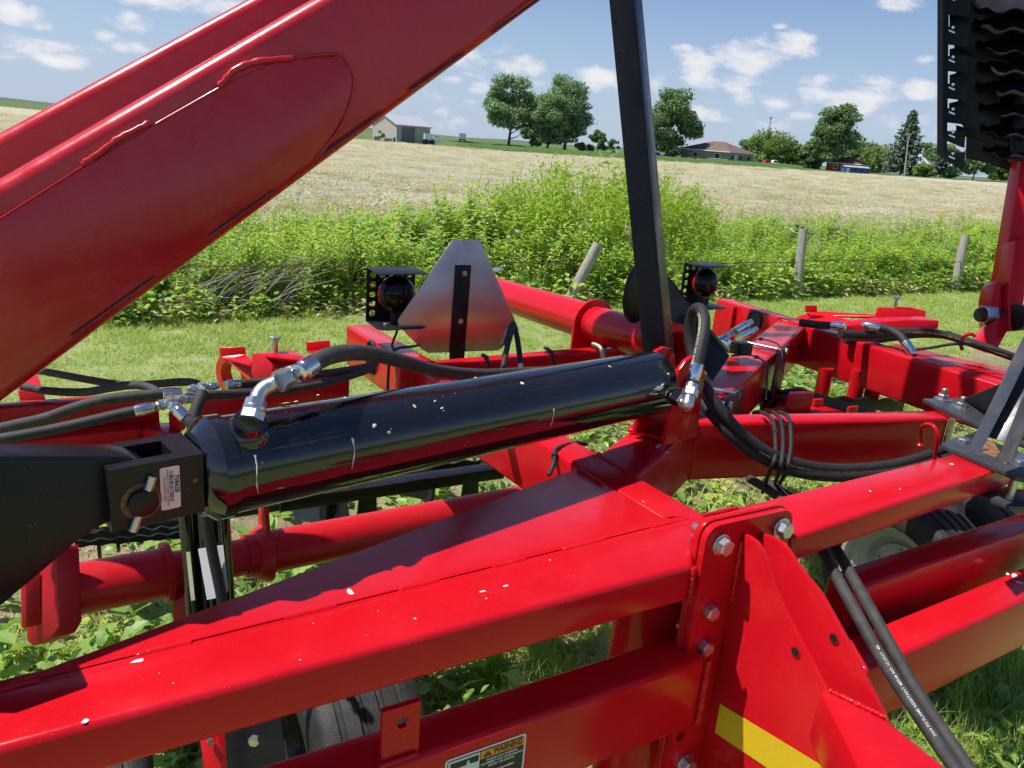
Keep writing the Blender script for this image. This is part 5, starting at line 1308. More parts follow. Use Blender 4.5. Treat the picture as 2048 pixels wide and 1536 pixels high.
# ------------------------------------------------------------------ lamps on perforated brackets
def lamp(cx, cy, dep, s, label, offx=0):
    """bracket outline in pixels around the dome centre; s = pixel scale"""
    c = U(cx, cy, dep); t = thing('work_lamp', c - ZX * .1, label, 'lamp', 'work lamps on the frame'); k = dep / FPX * s
    def q(a, z, f=0.0): return c + AX * (a * k) + ZX * (z * k) - BX * (f * k)          # a right, z up, f towards the camera
    holes = []
    for i in range(5): holes.append(ring_cut(-40 + i * 19.5, 35, 6.6, 14))
    for j in range(1, 5): holes.append(ring_cut(-40, 35 - j * 19.5, 6.6, 14))
    for j in range(1, 5): holes.append(ring_cut(38, 35 - j * 19.5, 6.6, 14))
    plate_holes('bracket_back', [(-53, -58), (50, -58), (50, 48), (-53, 48)], holes, lambda a, z: q(a, z, -30), -BX * .003, BLACKD, t)
    extrude('bracket_top', [q(-53, 48, -30), q(50, 48, -30), q(50, 47, 42), q(-53, 47, 42)], ZX * .003, BLACKD, t, .001)
    extrude('bracket_foot', [q(-53, -58, -30), q(50, -58, -30), q(50, -58, 40), q(36, -58, 52), q(-40, -58, 52), q(-53, -58, 40)], -ZX * .003, BLACKD, t, .001)
    d = -BX * .96 - AX * .05 + ZX * .1
    lathe('lamp_body', q(2, -2, -27), d, [(0, 26 * k), (20 * k, 36 * k), (24 * k, 38.5 * k), (30 * k, 38.5 * k)], REDLENS, t, 36)
    lathe('lens', q(2, -2, -27) + d * (30.2 * k), d, [(0, 37.5 * k), (6 * k, 36.5 * k), (14 * k, 31 * k), (20 * k, 21 * k), (23 * k, 9 * k), (23.5 * k, .0005)], LENS, t, 36, 60)
    rod('stem', q(2, -58, -6), q(2, -36, -8), 11 * k, RUBBER, t, 14)
    bolt(q(-28, -58, 22) + ZX * .0005, ZX, .0095 * s * .9, t, False)
    tube('lamp_wire', [q(8, -60, -6), q(6, -80, -8), q(-2, -96, -4), q(-10, -110, 6)], .004, RUBBER, t, 8)
    hexa('wire_gland', q(8, -59, -6), -ZX, .007, .014, simple('brass', (.5, .28, .10), .35, .8), t)
    return t
lamp(793, 589, 2.45, 1.0, 'round lamp on a perforated black bracket left of the metal sign')
lamp(1410, 566, 3.1, .76, 'round lamp on a perforated black bracket right of the black post')

# ------------------------------------------------------------------ rear pipe with flanges
RP = thing('rear_pipe', U(1200, 660, 2.8) - ZX * .3, 'large red pipe with a flange and open end behind the big cylinder', 'pipe')
ra, rb_ = U(1350, 697, 2.30), U(985, 583, 3.45); rd = (rb_ - ra).normalized()
V_prof = [(0, .056), (0.0005, .068), (.42, .068), (.4205, .056)]
def pip(f): return ra + (rb_ - ra) * f
Lp = (rb_ - ra).length
lathe('pipe', pip(0), rd, [(.30, .050), (.0, .052), (.0, .062), (.34 * Lp, .062), (.34 * Lp + .001, .050)], RED, RP, 40, 35, closed=True)
lathe('pipe', pip(.34), rd, [(0, .050), (0.0005, .066), (.66 * Lp, .066), (.66 * Lp + .001, .05)], RED, RP, 40)
lathe('end_ring', pip(-.005), rd, [(0, .053), (0, .076), (.022, .076), (.022, .0625)], RED, RP, 40, closed=False)
fq = pip(.345); extrude('flange', [fq + (AX * math.cos(R(a)) + ZX * math.sin(R(a))) * .085 for a in range(-20, 201, 15)] + [fq - AX * .085 - ZX * .13, fq + AX * .06 - ZX * .13], rd * .014, RED, RP, .002)
rod('stub_rod', U(985, 541, 2.9), U(1003, 538, 2.85), .008, CHROME, RP, 12)
lathe('wheel_hub', U(1165, 700, 2.9), AX, [(0, .02), (.001, .085), (.02, .095), (.04, .085), (.041, .02)], ORANGE, RP, 32)
tube('lever', [U(1185, 688, 2.35), U(1200, 695, 2.33), U(1206, 710, 2.32), U(1206, 730, 2.32)], .008, simple('gold_zinc', (.5, .42, .24), .35, .8), RP, 10)

# ------------------------------------------------------------------ black post and linkage beside it
BP = thing('black_post', U(1305, 735, 1.98) - ZX * .1, 'tall glossy black square post rising out of the top of the picture', 'post')
def beam4(name, pts0, pts1, mat, parent, bevel): # two quads
    V = [Vector(p) for p in pts0] + [Vector(p) for p in pts1]
    return mesh_from(name, V, [[0, 1, 2, 3], [4, 5, 6, 7]] + [[i, (i + 1) % 4, 4 + (i + 1) % 4, 4 + i] for i in range(4)], mat, parent, bevel, 3)
LF1 = U(1212, -60, 1.87); wv_ = U(1262, -60, 1.855) - LF1; dv_ = U(1279, -60, 1.95) - U(1262, -60, 1.855); LF0 = U(1291, 765, 1.97)
beam4('tube', [LF0, LF0 + wv_, LF0 + wv_ + dv_, LF0 + dv_], [LF1, LF1 + wv_, LF1 + wv_ + dv_, LF1 + dv_], BLACKP, BP, .003)
dp0 = U(1278, 588, 2.35); dq = (-BX + AX * .3).normalized(); du = ZX; ds = dq.cross(du)
extrude('round_plate', [dp0 + ds * (.066 * math.cos(R(a))) + du * (.092 * math.sin(R(a))) for a in range(0, 360, 12)], -dq * .012, BLACKD, BP, .001)
lk = [U(1316, 520, 2.42), U(1332, 560, 2.30), U(1302, 590, 2.36), U(1290, 555, 2.46)]
extrude('link_bar', [U(1312, 545, 2.42), U(1336, 556, 2.42), U(1460, 712, 2.40), U(1426, 762, 2.34), U(1408, 738, 2.34), U(1378, 690, 2.36), U(1318, 605, 2.42)], FWD * .012, BLACKD, BP, .002)
extrude('link_bar', [U(1318, 540, 2.44), U(1338, 553, 2.43), U(1462, 708, 2.41), U(1455, 696, 2.46)], (BX * .04), CHAR, BP, .002)  # upper face in lighter charcoal, standing for the light on the black bar
# ------------------------------------------------------------------ hoses
def pxp(P): return [U(x, y, d) for x, y, d in P]
def path_len(Q):
    s = [0.0]
    for a, b_ in zip(Q, Q[1:]): s.append(s[-1] + (b_ - a).length)
    return s
def text_on_path(s, Q, r, start, size, mat, parent, turn=0.0, flip=False, k=.0005):
    """lettering printed along a hose, bent round its surface on the side that faces up / the camera"""
    cu = bpy.data.curves.new('print', 'FONT'); cu.body = s; cu.size = size; cu.resolution_u = 1; cu.offset = size * .02
    ob = bpy.data.objects.new('print', cu); COL.objects.link(ob); bpy.context.view_layer.update()
    me = bpy.data.meshes.new_from_object(ob.evaluated_get(bpy.context.evaluated_depsgraph_get())); bpy.data.objects.remove(ob); bpy.data.curves.remove(cu)
    S = path_len(Q); og = origin(parent)
    for v in me.vertices:
        t = start + v.co.x; i = 0
        while i < len(S) - 2 and S[i + 1] < t: i += 1
        f = (t - S[i]) / max(1e-6, S[i + 1] - S[i]); p = Q[i].lerp(Q[i + 1], f); d = (Q[i + 1] - Q[i]).normalized()
        view = (CAM - p).normalized(); n = (view - d * view.dot(d)).normalized(); side = d.cross(n)
        if side.z > 0: side = side
        n = (n * math.cos(turn) + side * math.sin(turn)); side = d.cross(n)
        sgn = 1
        a = (v.co.y - size * .35) / r * sgn
        v.co = p + (n * math.cos(a) - side * math.sin(a)) * (r + k) - og
    me.update(); return link('hose_print', me, mat, parent)
def ferrule(p, d, r, L, parent, mat=None):
    return lathe('ferrule', p, d, [(0, r * .95), (L * .05, r * 1.1), (L * .7, r * 1.1), (L * .75, r * 1.0), (L * .95, r * .92), (L, r * .7)], mat or CHROME, parent, 20)
def fitting(p, d, r, parent, n=2):
    """row of hexagons along d, returns the end point"""
    d = Vector(d).normalized(); p = Vector(p)
    for i in range(n):
        hexa('hex_nut', p, d, r * (1.12 if i % 2 == 0 else .98), r * 1.25, ZINC, parent, turn=.3 * i); lathe('collar', p + d * r * 1.25, d, [(0, r * .8), (r * .5, r * .8)], ZINC, parent, 16); p = p + d * r * 1.7
    return p
def hose(label, P, r, start=None, end=None, mat=None, pr=None, loc=None):
    pts = pxp(P); t = thing('hydraulic_hose', pts[len(pts) // 2] if loc is None else loc, label, 'hose', 'hydraulic hoses')
    Q = smooth_path(pts, 8); V, F = sweep(Q, r, 14); mesh_from('tubing', V, F, mat or RUBBER, t, smooth=60)
    if start: ferrule(Q[0] + (Q[1] - Q[0]).normalized() * r * 1.2, -(Q[1] - Q[0]), r, r * start, t)
    if end: ferrule(Q[-1] - (Q[-1] - Q[-2]).normalized() * r * 1.2, Q[-1] - Q[-2], r, r * end, t)
    return t, Q
# big hose from the top left port
t, Q = hose('thick black hose arching from the left fitting over the big cylinder', [(612, 737, 1.145), (650, 715, 1.19), (700, 705, 1.27), (750, 709, 1.37), (810, 724, 1.50), (880, 742, 1.66), (960, 749, 1.84), (1050, 745, 2.02), (1130, 742, 2.15)], .0140, start=2.6, mat=HOSEDUST)
# its elbow fitting on the port
e0 = pl + pd * (RC + .0190); ft = thing('elbow_fitting', e0, 'bright zinc elbow fitting on the left top of the big cylinder', 'fitting')
dE = (e0 - CAM).dot(FWD); e1 = U(512, 806, dE + .012); e2 = U(526, 783, dE); e3 = U(556, 764, dE + .03); e4 = U(585, 750, dE + .06)
d1 = (e1 - e0).normalized()
hexa('hex_nut', e0, d1, .0180, .0135, ZINC, ft); lathe('collar', e0 + d1 * .0135, d1, [(0, .015), (.003, .0165), (.006, .0165), (.008, .013)], ZINC, ft, 20); hexa('hex_nut', e0 + d1 * .0205, d1, .0155, .012, ZINC, ft, turn=.5)
tube('elbow', [e0 + d1 * .030, e1, U(517, 790, dE + .018), U(528, 777, dE + .024), U(544, 769, dE + .03), e3], .0112, ZINC, ft, 18, 5)
d3 = (e4 - e3).normalized(); hexa('hex_nut', e3, d3, .0165, .022, ZINC, ft); lathe('collar', e3 + d3 * .022, d3, [(0, .0135), (.006, .0135)], ZINC, ft, 18); hexa('hex_nut', e3 + d3 * .028, d3, .0165, .012, ZINC, ft, turn=.4)
# loop hose at the right port
t, Q = hose('black hose looping up from the right port and down along the cross beam', [(1391, 742, 1.70), (1399, 705, 1.71), (1407, 665, 1.73), (1408, 634, 1.76), (1398, 617, 1.80), (1385, 626, 1.84), (1379, 660, 1.86), (1384, 705, 1.86), (1402, 755, 1.84), (1436, 812, 1.82), (1485, 868, 1.82), (1550, 912, 1.84), (1640, 936, 1.88), (1740, 936, 1.93), (1820, 922, 1.98), (1890, 898, 2.04), (1960, 870, 2.12)], .0138, start=3.0)
text_on_path('MSHA NO. IC-23 FLAME RESISTANT', Q, .0150, .01, .009, YELP, t, turn=-.75)
text_on_path('3000 PSI FLAME RESISTANT MSHA NO. IC-231/1  4 SP 3/4 IN 1 SAE 100R12-12 WP 3000 PSI FLAME', Q, .0150, .62, .009, YELP, t, turn=.55)
ft = thing('elbow_fitting', pr, 'bright zinc elbow fitting on the right port of the big cylinder', 'fitting')
f0 = pr + prd * (RC + .024); f1 = U(1374, 812, 1.66); dfx = (f1 - f0).normalized()
hexa('hex_nut', f0, dfx, .0165, .018, ZINC, ft); hexa('hex_nut', f0 + dfx * .020, dfx, .0145, .016, ZINC, ft, turn=.5); lathe('collar', f0 + dfx * .036, dfx, [(0, .012), (.014, .012)], ZINC, ft, 16)
f2 = U(1379, 790, 1.67); up_ = (U(1391, 742, 1.70) - f2).normalized()
tube('elbow', [f0 + dfx * .04, f1 - dfx * .008, f1 + up_ * .002, f1 + up_ * .012, f2], .0135, ZINC, ft, 16, 4)
hexa('hex_nut', f2 - up_ * .004, up_, .0175, .020, ZINC, ft); lathe('collar', f2 + up_ * .016, up_, [(0, .014), (.010, .014)], ZINC, ft, 16)
hose('black hose running below the looping hose along the cross beam', [(1385, 778, 1.90), (1410, 812, 1.87), (1455, 862, 1.83), (1510, 908, 1.84), (1590, 943, 1.86), (1690, 953, 1.90), (1790, 943, 1.95), (1890, 918, 2.02), (1960, 890, 2.10)], .0140)
# cable ties round the beam and hoses
def tie(label, P, r=.0052):
    t = thing('cable_tie', pxp(P)[0], label, 'cable tie', 'black cable ties'); Q = smooth_path(pxp(P), 8); V, F = sweep(Q, r, 8)
    mesh_from('strap', V, F, RUBBER, t, smooth=60); k = Q[len(Q) // 3]; V, F = boxVF(k - Vector((.007, .006, .006)), Vector((.014, 0, 0)), Vector((0, .012, 0)), Vector((0, 0, .012))); mesh_from('latch', V, F, RUBBER, t, .002); return t
tie('left cable tie holding the two hoses on the cross beam', [(1522, 824, 2.07), (1538, 832, 2.0), (1548, 850, 1.93), (1551, 890, 1.86), (1549, 920, 1.82), (1541, 940, 1.84), (1531, 965, 1.92), (1525, 985, 1.96)])
tie('middle cable tie holding the two hoses on the cross beam', [(1545, 824, 2.07), (1556, 832, 2.0), (1564, 852, 1.93), (1566, 890, 1.86), (1562, 930, 1.82), (1556, 950, 1.88), (1550, 965, 1.96)])
tie('right cable tie with buckle holding the two hoses on the cross beam', [(1558, 824, 2.08), (1572, 830, 2.0), (1580, 846, 1.93), (1582, 890, 1.87), (1576, 930, 1.83), (1568, 952, 1.88), (1560, 966, 1.96)])
tie('cable tie looped over the left side beam below the metal sign', [(775, 790, 2.12), (778, 730, 2.18), (784, 704, 2.22), (800, 696, 2.25), (824, 693, 2.3), (838, 690, 2.34)], .004)
tie('cable tie looped round the side beam under the big cylinder', [(1098, 950, 1.70), (1108, 925, 1.72), (1110, 903, 1.735), (1124, 893, 1.77), (1150, 887, 1.81), (1172, 888, 1.84)], .0055)
tie('left cable tie on the rear sign bar', [(965, 710, 2.33), (973, 716, 2.31), (978, 735, 2.30), (980, 745, 2.30)], .006)
tie('right cable tie on the rear sign bar', [(1090, 696, 2.5), (1102, 704, 2.45), (1108, 725, 2.44), (1110, 740, 2.44)], .006)
# hoses at the left
hose('upper thin hose leaving the boom at the left', [(60, 738, 1.98), (110, 747, 1.94), (180, 760, 1.9), (250, 770, 1.86), (310, 768, 1.83), (360, 764, 1.80), (392, 767, 1.77), (404, 782, 1.74)], .0095, mat=HOSEDUST)
hose('second thin hose with a short steel end at the left', [(40, 772, 1.82), (100, 782, 1.79), (170, 784, 1.76), (230, 774, 1.72), (275, 770, 1.70), (305, 778, 1.68), (322, 792, 1.66)], .0095, start=2.6, mat=HOSEDUST)
t, Q = hose('long hose rising from the left edge to the upper cross fitting', [(-60, 872, 1.50), (20, 852, 1.50), (90, 836, 1.51), (150, 815, 1.52), (210, 799, 1.53), (270, 792, 1.55), (338, 786, 1.58)], .0105, end=3.6, mat=HOSEDUST)
hose('long hose below it rising to the lower cross fitting', [(-60, 888, 1.33), (30, 873, 1.34), (110, 858, 1.36), (190, 840, 1.38), (250, 826, 1.40), (284, 819, 1.41)], .0100, end=3.4)
hose('hose running right from the upper cross fitting behind the elbow', [(468, 769, 1.66), (540, 763, 1.74), (610, 752, 1.83), (680, 743, 1.94), (735, 733, 2.04), (752, 726, 2.08)], .0100, start=3.4, mat=HOSEDUST)
hose('hose running right just below the upper cross hose', [(420, 790, 1.58), (480, 788, 1.66), (560, 782, 1.75), (640, 768, 1.86), (700, 752, 1.96), (748, 735, 2.06)], .0100, mat=HOSEDUST)
hose('short hose dropping from the upper cross fitting behind the cylinder head', [(404, 784, 1.50), (400, 800, 1.49), (391, 822, 1.48), (384, 850, 1.47)], .0115, mat=HOSEDUST)
hose('short hose dropping from the lower cross fitting to the cylinder head', [(362, 826, 1.40), (374, 838, 1.40), (386, 852, 1.40), (394, 870, 1.41)], .0105, start=2.8, mat=HOSEDUST)
def cross(label, c, dirs, r):
    c = U(*c); t = thing('cross_fitting', c, label, 'fitting', 'hose cross fittings'); lathe('body', c - ZX * r, ZX, [(0, r * .8), (r * .3, r), (r * 1.7, r), (2 * r, r * .8)], ZINC, t, 18)
    for (x, y, d) in dirs:
        e = U(x, y, d); dv = (e - c); L = dv.length; dn = dv.normalized(); rod('arm', c, c + dn * L * .45, r * .7, ZINC, t, 14); hexa('hex_nut', c + dn * L * .40, dn, r * 1.05, L * .26, ZINC, t); hexa('hex_nut', c + dn * L * .72, dn, r * .9, L * .2, ZINC, t, turn=.4)
    return t
cross('upper zinc cross fitting joining three hoses at the left', (404, 775, 1.60), [(372, 780, 1.585), (440, 771, 1.63), (405, 792, 1.53)], .0095)
cross('lower zinc cross fitting joining hoses just left of the cylinder head', (340, 806, 1.435), [(309, 814, 1.42), (372, 797, 1.50), (358, 822, 1.41)], .0100)
hose('short stub of hose right of the lower cross fitting', [(378, 796, 1.52), (400, 792, 1.55), (425, 790, 1.58)], .0095, start=3.0, mat=HOSEDUST)
# two hoses at the lower right
t, Q = hose('left of the two hoses crossing the lower right beams', [(1500, 958, 2.02), (1545, 985, 1.90), (1590, 1025, 1.78), (1640, 1095, 1.60), (1690, 1185, 1.46), (1745, 1285, 1.38), (1800, 1375, 1.32), (1860, 1465, 1.27), (1920, 1550, 1.22), (1990, 1640, 1.17)], .0115, mat=HOSEDUST)
text_on_path('3000 PSI FLAME RESISTANT MSHA NO. IC-231/1  4A', list(reversed(Q)), .0115, .13, .0072, simple('faded_hose_print', (.5, .5, .48), .7), t, turn=.35)
t, Q = hose('right of the two hoses crossing the lower right beams', [(1530, 962, 2.02), (1580, 995, 1.90), (1625, 1035, 1.78), (1668, 1092, 1.62), (1722, 1185, 1.48), (1778, 1285, 1.40), (1832, 1380, 1.34), (1898, 1480, 1.28), (1964, 1575, 1.22)], .0115, mat=HOSEDUST)
# hoses behind the right side beam
hose('short hose with two steel ends behind the right side beam', [(1748, 654, 3.02), (1778, 660, 3.0), (1800, 672, 2.97), (1815, 692, 2.94)], .0165, start=4, end=4)
hose('hose end entering the steel fitting behind the right side beam', [(1600, 645, 3.25), (1640, 650, 3.2), (1672, 652, 3.16)], .0165, end=3.5)
hose('hose passing low behind the right side beam', [(1690, 680, 3.1), (1740, 680, 3.12), (1790, 674, 3.15), (1840, 668, 3.18), (1900, 670, 3.2)], .0165)
t, Q = hose('long printed hose sweeping right behind the side beam', [(1680, 668, 3.0), (1740, 670, 3.05), (1810, 664, 3.1), (1880, 668, 3.1), (1950, 688, 3.05), (2020, 712, 3.0), (2100, 742, 2.95)], .0165)
text_on_path('IC-231/1 FLAME RESISTANT MSHA NO. 4 SP 1 IN SAE 100R 3000 PSI FLAME RESISTANT', Q, .0165, .30, .011, ORANP, t, turn=.1)
hose('thin dark hose running right over the red rear beam', [(1800, 700, 3.05), (1850, 697, 3.0), (1910, 688, 2.98), (1960, 692, 2.97), (2030, 712, 2.95)], .006)
hose('left leg of the wiring conduit below the metal sign', [(1005, 745, 2.2), (1010, 715, 2.24), (1018, 680, 2.30), (1026, 655, 2.36), (1027, 648, 2.38)], .0085, start=2)
hose('right leg of the wiring conduit below the metal sign', [(1042, 735, 2.28), (1038, 700, 2.32), (1033, 670, 2.37), (1027, 648, 2.41), (1018, 655, 2.44), (1005, 690, 2.44)], .0085, start=2)
ft = thing('hose_manifold', U(1460, 670, 2.9), 'cluster of steel hose fittings by the oval hole in the right beam', 'fitting')
for (x0, y0, d0, x1, y1, d1, r) in [(1424, 690, 2.85, 1466, 666, 2.98, .015), (1468, 664, 2.98, 1502, 644, 3.12, .016), (1478, 676, 2.95, 1512, 658, 3.1, .015), (1448, 684, 2.8, 1470, 694, 2.72, .014), (1462, 700, 2.7, 1480, 690, 2.75, .013)]:
    a, b_ = U(x0, y0, d0), U(x1, y1, d1); d_ = b_ - a; L = d_.length; dn = d_.normalized(); rod('sleeve', a, a + d_ * .55, r, CHROME, ft, 16); hexa('hex_nut', a + d_ * .56, dn, r * 1.15, L * .18, ZINC, ft); rod('neck', a + d_ * .75, b_, r * .75, ZINC, ft, 14)
V, F = boxVF(U(1478, 712, 2.62), AX * .06, BX * .05, ZX * .04); mesh_from('block', V, F, BLACKD, ft, .004)

# ------------------------------------------------------------------ U-bolt clamps on the diagonal beam
def clamp(label, y_off, bars, plate_px, z1):
    t = thing('beam_clamp', P_(*bars[0][0]), label, 'clamp', 'clamps on the diagonal beam')
    for a, b_ in bars: rod('clamp_rod', P_(*a) + ZX * .012, P_(*b_) + ZX * .012, .0085, CHROME, t, 14); hexa('nut', P_(*b_) + ZX * .012, (P_(*b_) - P_(*a)), .013, .014, ZINC, t)
    pa, pb_ = P_(*plate_px[0]), P_(*plate_px[1]); nn = (P_(*bars[0][1]) - P_(*bars[0][0])).normalized()
    extrude('clamp_plate', [pa + ZX * .026, pb_ + ZX * .026, pb_ - ZX * z1, pa - ZX * z1], nn * .008, BLACKD, t, .002)
    return t
clamp('far clamp with a bright rod across the diagonal beam', 0, [((1482, 690), (1566, 708))], ((1552, 720), (1572, 700)), .17)
clamp('near clamp with two bright rods across the diagonal beam', 0, [((1392, 781), (1470, 796)), ((1378, 800), (1452, 818))], ((1446, 822), (1482, 790)), .12)
tie('thin black strap over the far part of the diagonal beam', [(1500, 690, 2.85), (1512, 678, 2.92), (1540, 682, 2.86), (1562, 698, 2.72), (1566, 760, 2.62)], .003)
tie('thin black strap over the middle of the diagonal beam', [(1462, 712, 2.62), (1500, 710, 2.60), (1530, 724, 2.46), (1534, 745, 2.40), (1532, 800, 2.38)], .003)

# ------------------------------------------------------------------ black mounting bracket at the right edge
BR = thing('mounting_bracket', H(1950, 850, ZF), 'dark grey bolted mounting bracket with a slanting channel at the right edge', 'bracket')
ZB = ZF + .014
extrude('upper_plate', [H(x, y, ZB) for x, y in [(1846, 797), (1928, 795), (2090, 850), (2080, 900), (1975, 858)]], -ZX * .013, CHAR, BR, .002)
extrude('lower_plate', [H(x, y, ZB) for x, y in [(1882, 887), (1906, 875), (1960, 873), (2110, 930), (2100, 965), (2032, 952)]], -ZX * .013, CHAR, BR, .002)
extrude('under_plate', [H(x, y, ZF - .062) for x, y in [(1950, 985), (1985, 972), (2110, 985), (2110, 1016), (2020, 1012)]], -ZX * .013, CHAR, BR, .002)
g0 = H(1927, 798, ZB); extrude('web_plate', [g0, H(1973, 828, ZB), H(2060, 858, ZB), U(2060, 720, 1.9), U(2016, 762, 1.98)], (AX * -.008), CHAR, BR, .001)
# slanting channel
def c3(x, y, d): return U(x, y, d)
extrude('channel_web', [c3(1970, 872, 1.70), c3(2016, 886, 1.66), c3(2120, 680, 1.80), c3(2070, 668, 1.84)], FWD * .008, CHAR, BR, .001)
extrude('channel_flange', [c3(1942, 896, 1.69), c3(1960, 908, 1.64), c3(2014, 802, 1.70), c3(2080, 664, 1.78), c3(2060, 656, 1.82), c3(1992, 795, 1.74)], AX * .010 + BX * .01, CHAR, BR, .001)
extrude('channel_flange', [c3(2002, 918, 1.63), c3(2022, 928, 1.58), c3(2066, 816, 1.64), c3(2124, 712, 1.72), c3(2104, 706, 1.76), c3(2046, 806, 1.68)], AX * .010 + BX * .01, CHAR, BR, .001)
weld([H(1938, 900, ZB), H(1955, 902, ZB), H(1975, 900, ZB)], .004, BR, CHAR); weld([H(2000, 924, ZB), H(2016, 928, ZB)], .004, BR, CHAR)
for (x, y, th_) in [(1885, 799, .016), (1922, 816, .016)]:
    q = H(x, y, ZB); n_ = hexa('nut', q + ZX * .003, ZX, .0155, .014, ZINC, BR, turn=random.random()); lathe('washer', q, ZX, [(0, .024), (.0028, .024)], ZINC, n_, 22); lathe('stud', q + ZX * .017, ZX, [(0, .0085), (th_, .0085), (th_ + .002, .007)], simple('yellow_zinc', (.45, .42, .30), .35, .8) if x < 1900 else MATS['yellow_zinc'], n_, 12)
for (x, y) in [(1925, 884), (2042, 930)]: bolt(H(x, y, ZB), ZX, .0165, BR, False, h=.011)
rod('clamp_stud', H(1905, 838, ZF - .002), H(1905, 838, ZF - .002) - ZX * .11, .0085, MATS['yellow_zinc'], BR, 12)
rod('clamp_stud', H(2032, 950, ZF), H(2032, 950, ZF) - ZX * .075, .0095, ZINC, BR, 12)
extrude('rust_stain', [H(x, y, ZB + .0006) for x, y in [(1962, 884), (1985, 880), (2000, 905), (1990, 915), (1965, 905)]], ZX * .0003, RUST, BR)
# red hook on the cross beam
hk = thing('hose_hook', U(1868, 918, 2.0), 'thin red bent rod hook holding the hoses beside the bracket', 'hook')
tube('rod', [U(1868, 922, 1.99), U(1873, 890, 1.97), U(1874, 868, 1.96), U(1868, 854, 1.965), U(1856, 849, 1.985), U(1845, 854, 2.01), U(1842, 868, 2.03), U(1841, 885, 2.04)], .0055, RED, hk, 10)
lathe('weld_foot', U(1841, 887, 2.04), -ZX, [(0, .0056), (.004, .009), (.006, .009)], RED, hk, 12)

# ------------------------------------------------------------------ raised wing at the upper right
WG = thing('raised_wing', U(1960, 330, 3.4) - ZX * .2, 'raised black wing with toothed steel bar and scalloped discs at the upper right', 'folded wing')
WD = 3.4; wn = (CAM - U(1950, 160, WD)).normalized(); wn.z = 0; wn.normalize()
def W3(x, y, k=0.0): return PL(x, y, U(1950, 160, WD) + wn * k, wn)
tabs = [(-70, -30), (-12, 35), (53, 95), (112, 148), (167, 203), (216, 251), (262, 296), (305, 335)]
def sx(y): return 1898 - .012 * y
out_ = [(1875, -75), (sx(-75), -75)]
for y0, y1 in tabs: out_ += [(sx(y0), y0), (1941 - .035 * y0, y0 - 1), (1941 - .04 * y1, y1), (1928 - .03 * y1, y1 - 3), (sx(y1), y1 - (14 if y1 > 290 else 6))]
out_ += [(1874, 309)]
loc0 = W3(1950, 160)
extrude('toothed_bar', [W3(x, y) for x, y in out_], -wn * .008, BLACKD, WG)
extrude('mast_shade_plate', [W3(x, y) - ray(1882, 110) * .55 for x, y in [(1878, -300), (1886, -300), (1885, 268), (1878, 266)]], ray(1882, 110) * .85, BLACKD, WG)  # edge-on plate added beside the bar to keep the sun off the mast
for y0, y1 in tabs[1:]:
    extrude('lit_slot_edge', [W3(x, y, .001) for x, y in [(1898, y0 + 6), (1910, y0 + 11), (1909, y0 + 14), (1897, y0 + 9)]], wn * .0008, CHROME, WG); lathe('rivet', W3(1906, y0 + 2, .0005), wn, [(0, .008), (.004, .006)], CHROME, WG, 10)  # chrome slivers stand in for the lit edges of the slots
def scallop(c, ax, r, n=10):
    c = Vector(c); d, u, v = frame_of(ax); P = []
    for i in range(n * 6):
        a = 2 * math.pi * i / (n * 6); rr = r * (1 + .055 * math.cos(n * a)); P.append(c + u * (math.cos(a) * rr) + v * (math.sin(a) * rr) + d * (.008 * math.sin(n * a)))
    return P
for i in range(8):
    c = U(2035 + random.uniform(-4, 4), -10 + i * 42, WD - .05 + .02 * i); ax = (ZX + wn * .55 + RIGHT * -.12).normalized()
    extrude('scalloped_disc', scallop(c, ax, .175 - .004 * i), ax * .007, BLACKD, WG, smooth=40)
rod('disc_shaft', U(2035, -60, WD), U(2035, 320, WD + .05), .035, BLACKD, WG, 16)
extrude('wing_panel', [W3(x, y, -.10) for x, y in [(1899, -75), (1899, 60), (1910, 66), (1908, 96), (1899, 98), (1899, 118), (1912, 124), (1912, 146), (1899, 150), (1899, 178), (1914, 186), (1916, 202), (1898, 206), (1898, 226), (1912, 236), (1934, 262), (1934, 318), (2000, 330), (2000, -75)]] , -wn * .01, BLACKD, WG)
extrude('wing_panel', [W3(x, y, -.28) for x, y in [(1934, -75), (2120, -75), (2120, 380), (2050, 372), (2015, 340), (1960, 322), (1932, 318)]], -wn * .01, BLACKD, WG)
for P in ([(1920, 98), (2100, 142), (2100, 150), (1920, 106)], [(1912, 250), (2100, 300), (2100, 318), (1912, 268)]): extrude('wing_arm', [W3(x, y, -.09) for x, y in P], -wn * .03, BLACKD, WG, .002)
# ------------------------------------------------------------------ red mast with pivot at the right edge
MS = thing('wing_pivot_mast', U(1985, 680, 3.25) - ZX * .2, 'dark red mast with pivot nut rising at the right edge', 'mast')
MD = 3.46
def m3(x, y, d=MD): return U(x, y, d)
extrude('mast_tube', [m3(2052, 280), m3(2092, 280), m3(2034, 600), m3(1998, 600)], FWD * .09, RED, MS, .008, 3)
extrude('cheek_plate', [m3(2000, 560, 3.43), m3(2005, 600, 3.43), m3(2003, 660, 3.43), m3(1986, 662, 3.43), m3(1983, 600, 3.43), m3(1990, 570, 3.43)], FWD * .1, RED, MS, .003)
extrude('cheek_plate', [m3(2032, 480, 3.40), m3(2060, 470, 3.40), m3(2048, 600, 3.40), m3(2034, 662, 3.40), m3(2018, 662, 3.40), m3(2016, 600, 3.40)], FWD * .1, RED, MS, .003)
axm = (RIGHT + FWD * .25).normalized()
hexa('pivot_nut', m3(1984, 630, 3.43), -axm, .044, .055, ZINC, MS); lathe('nut_end', m3(1984, 630, 3.43) - axm * .055, -axm, [(0, .034), (.016, .030)], BLACKD, MS, 20)
lathe('pivot_disc', m3(2030, 635, 3.38), axm, [(0, .03), (.001, .058), (.03, .058), (.031, .02)], BLACKD, MS, 28)
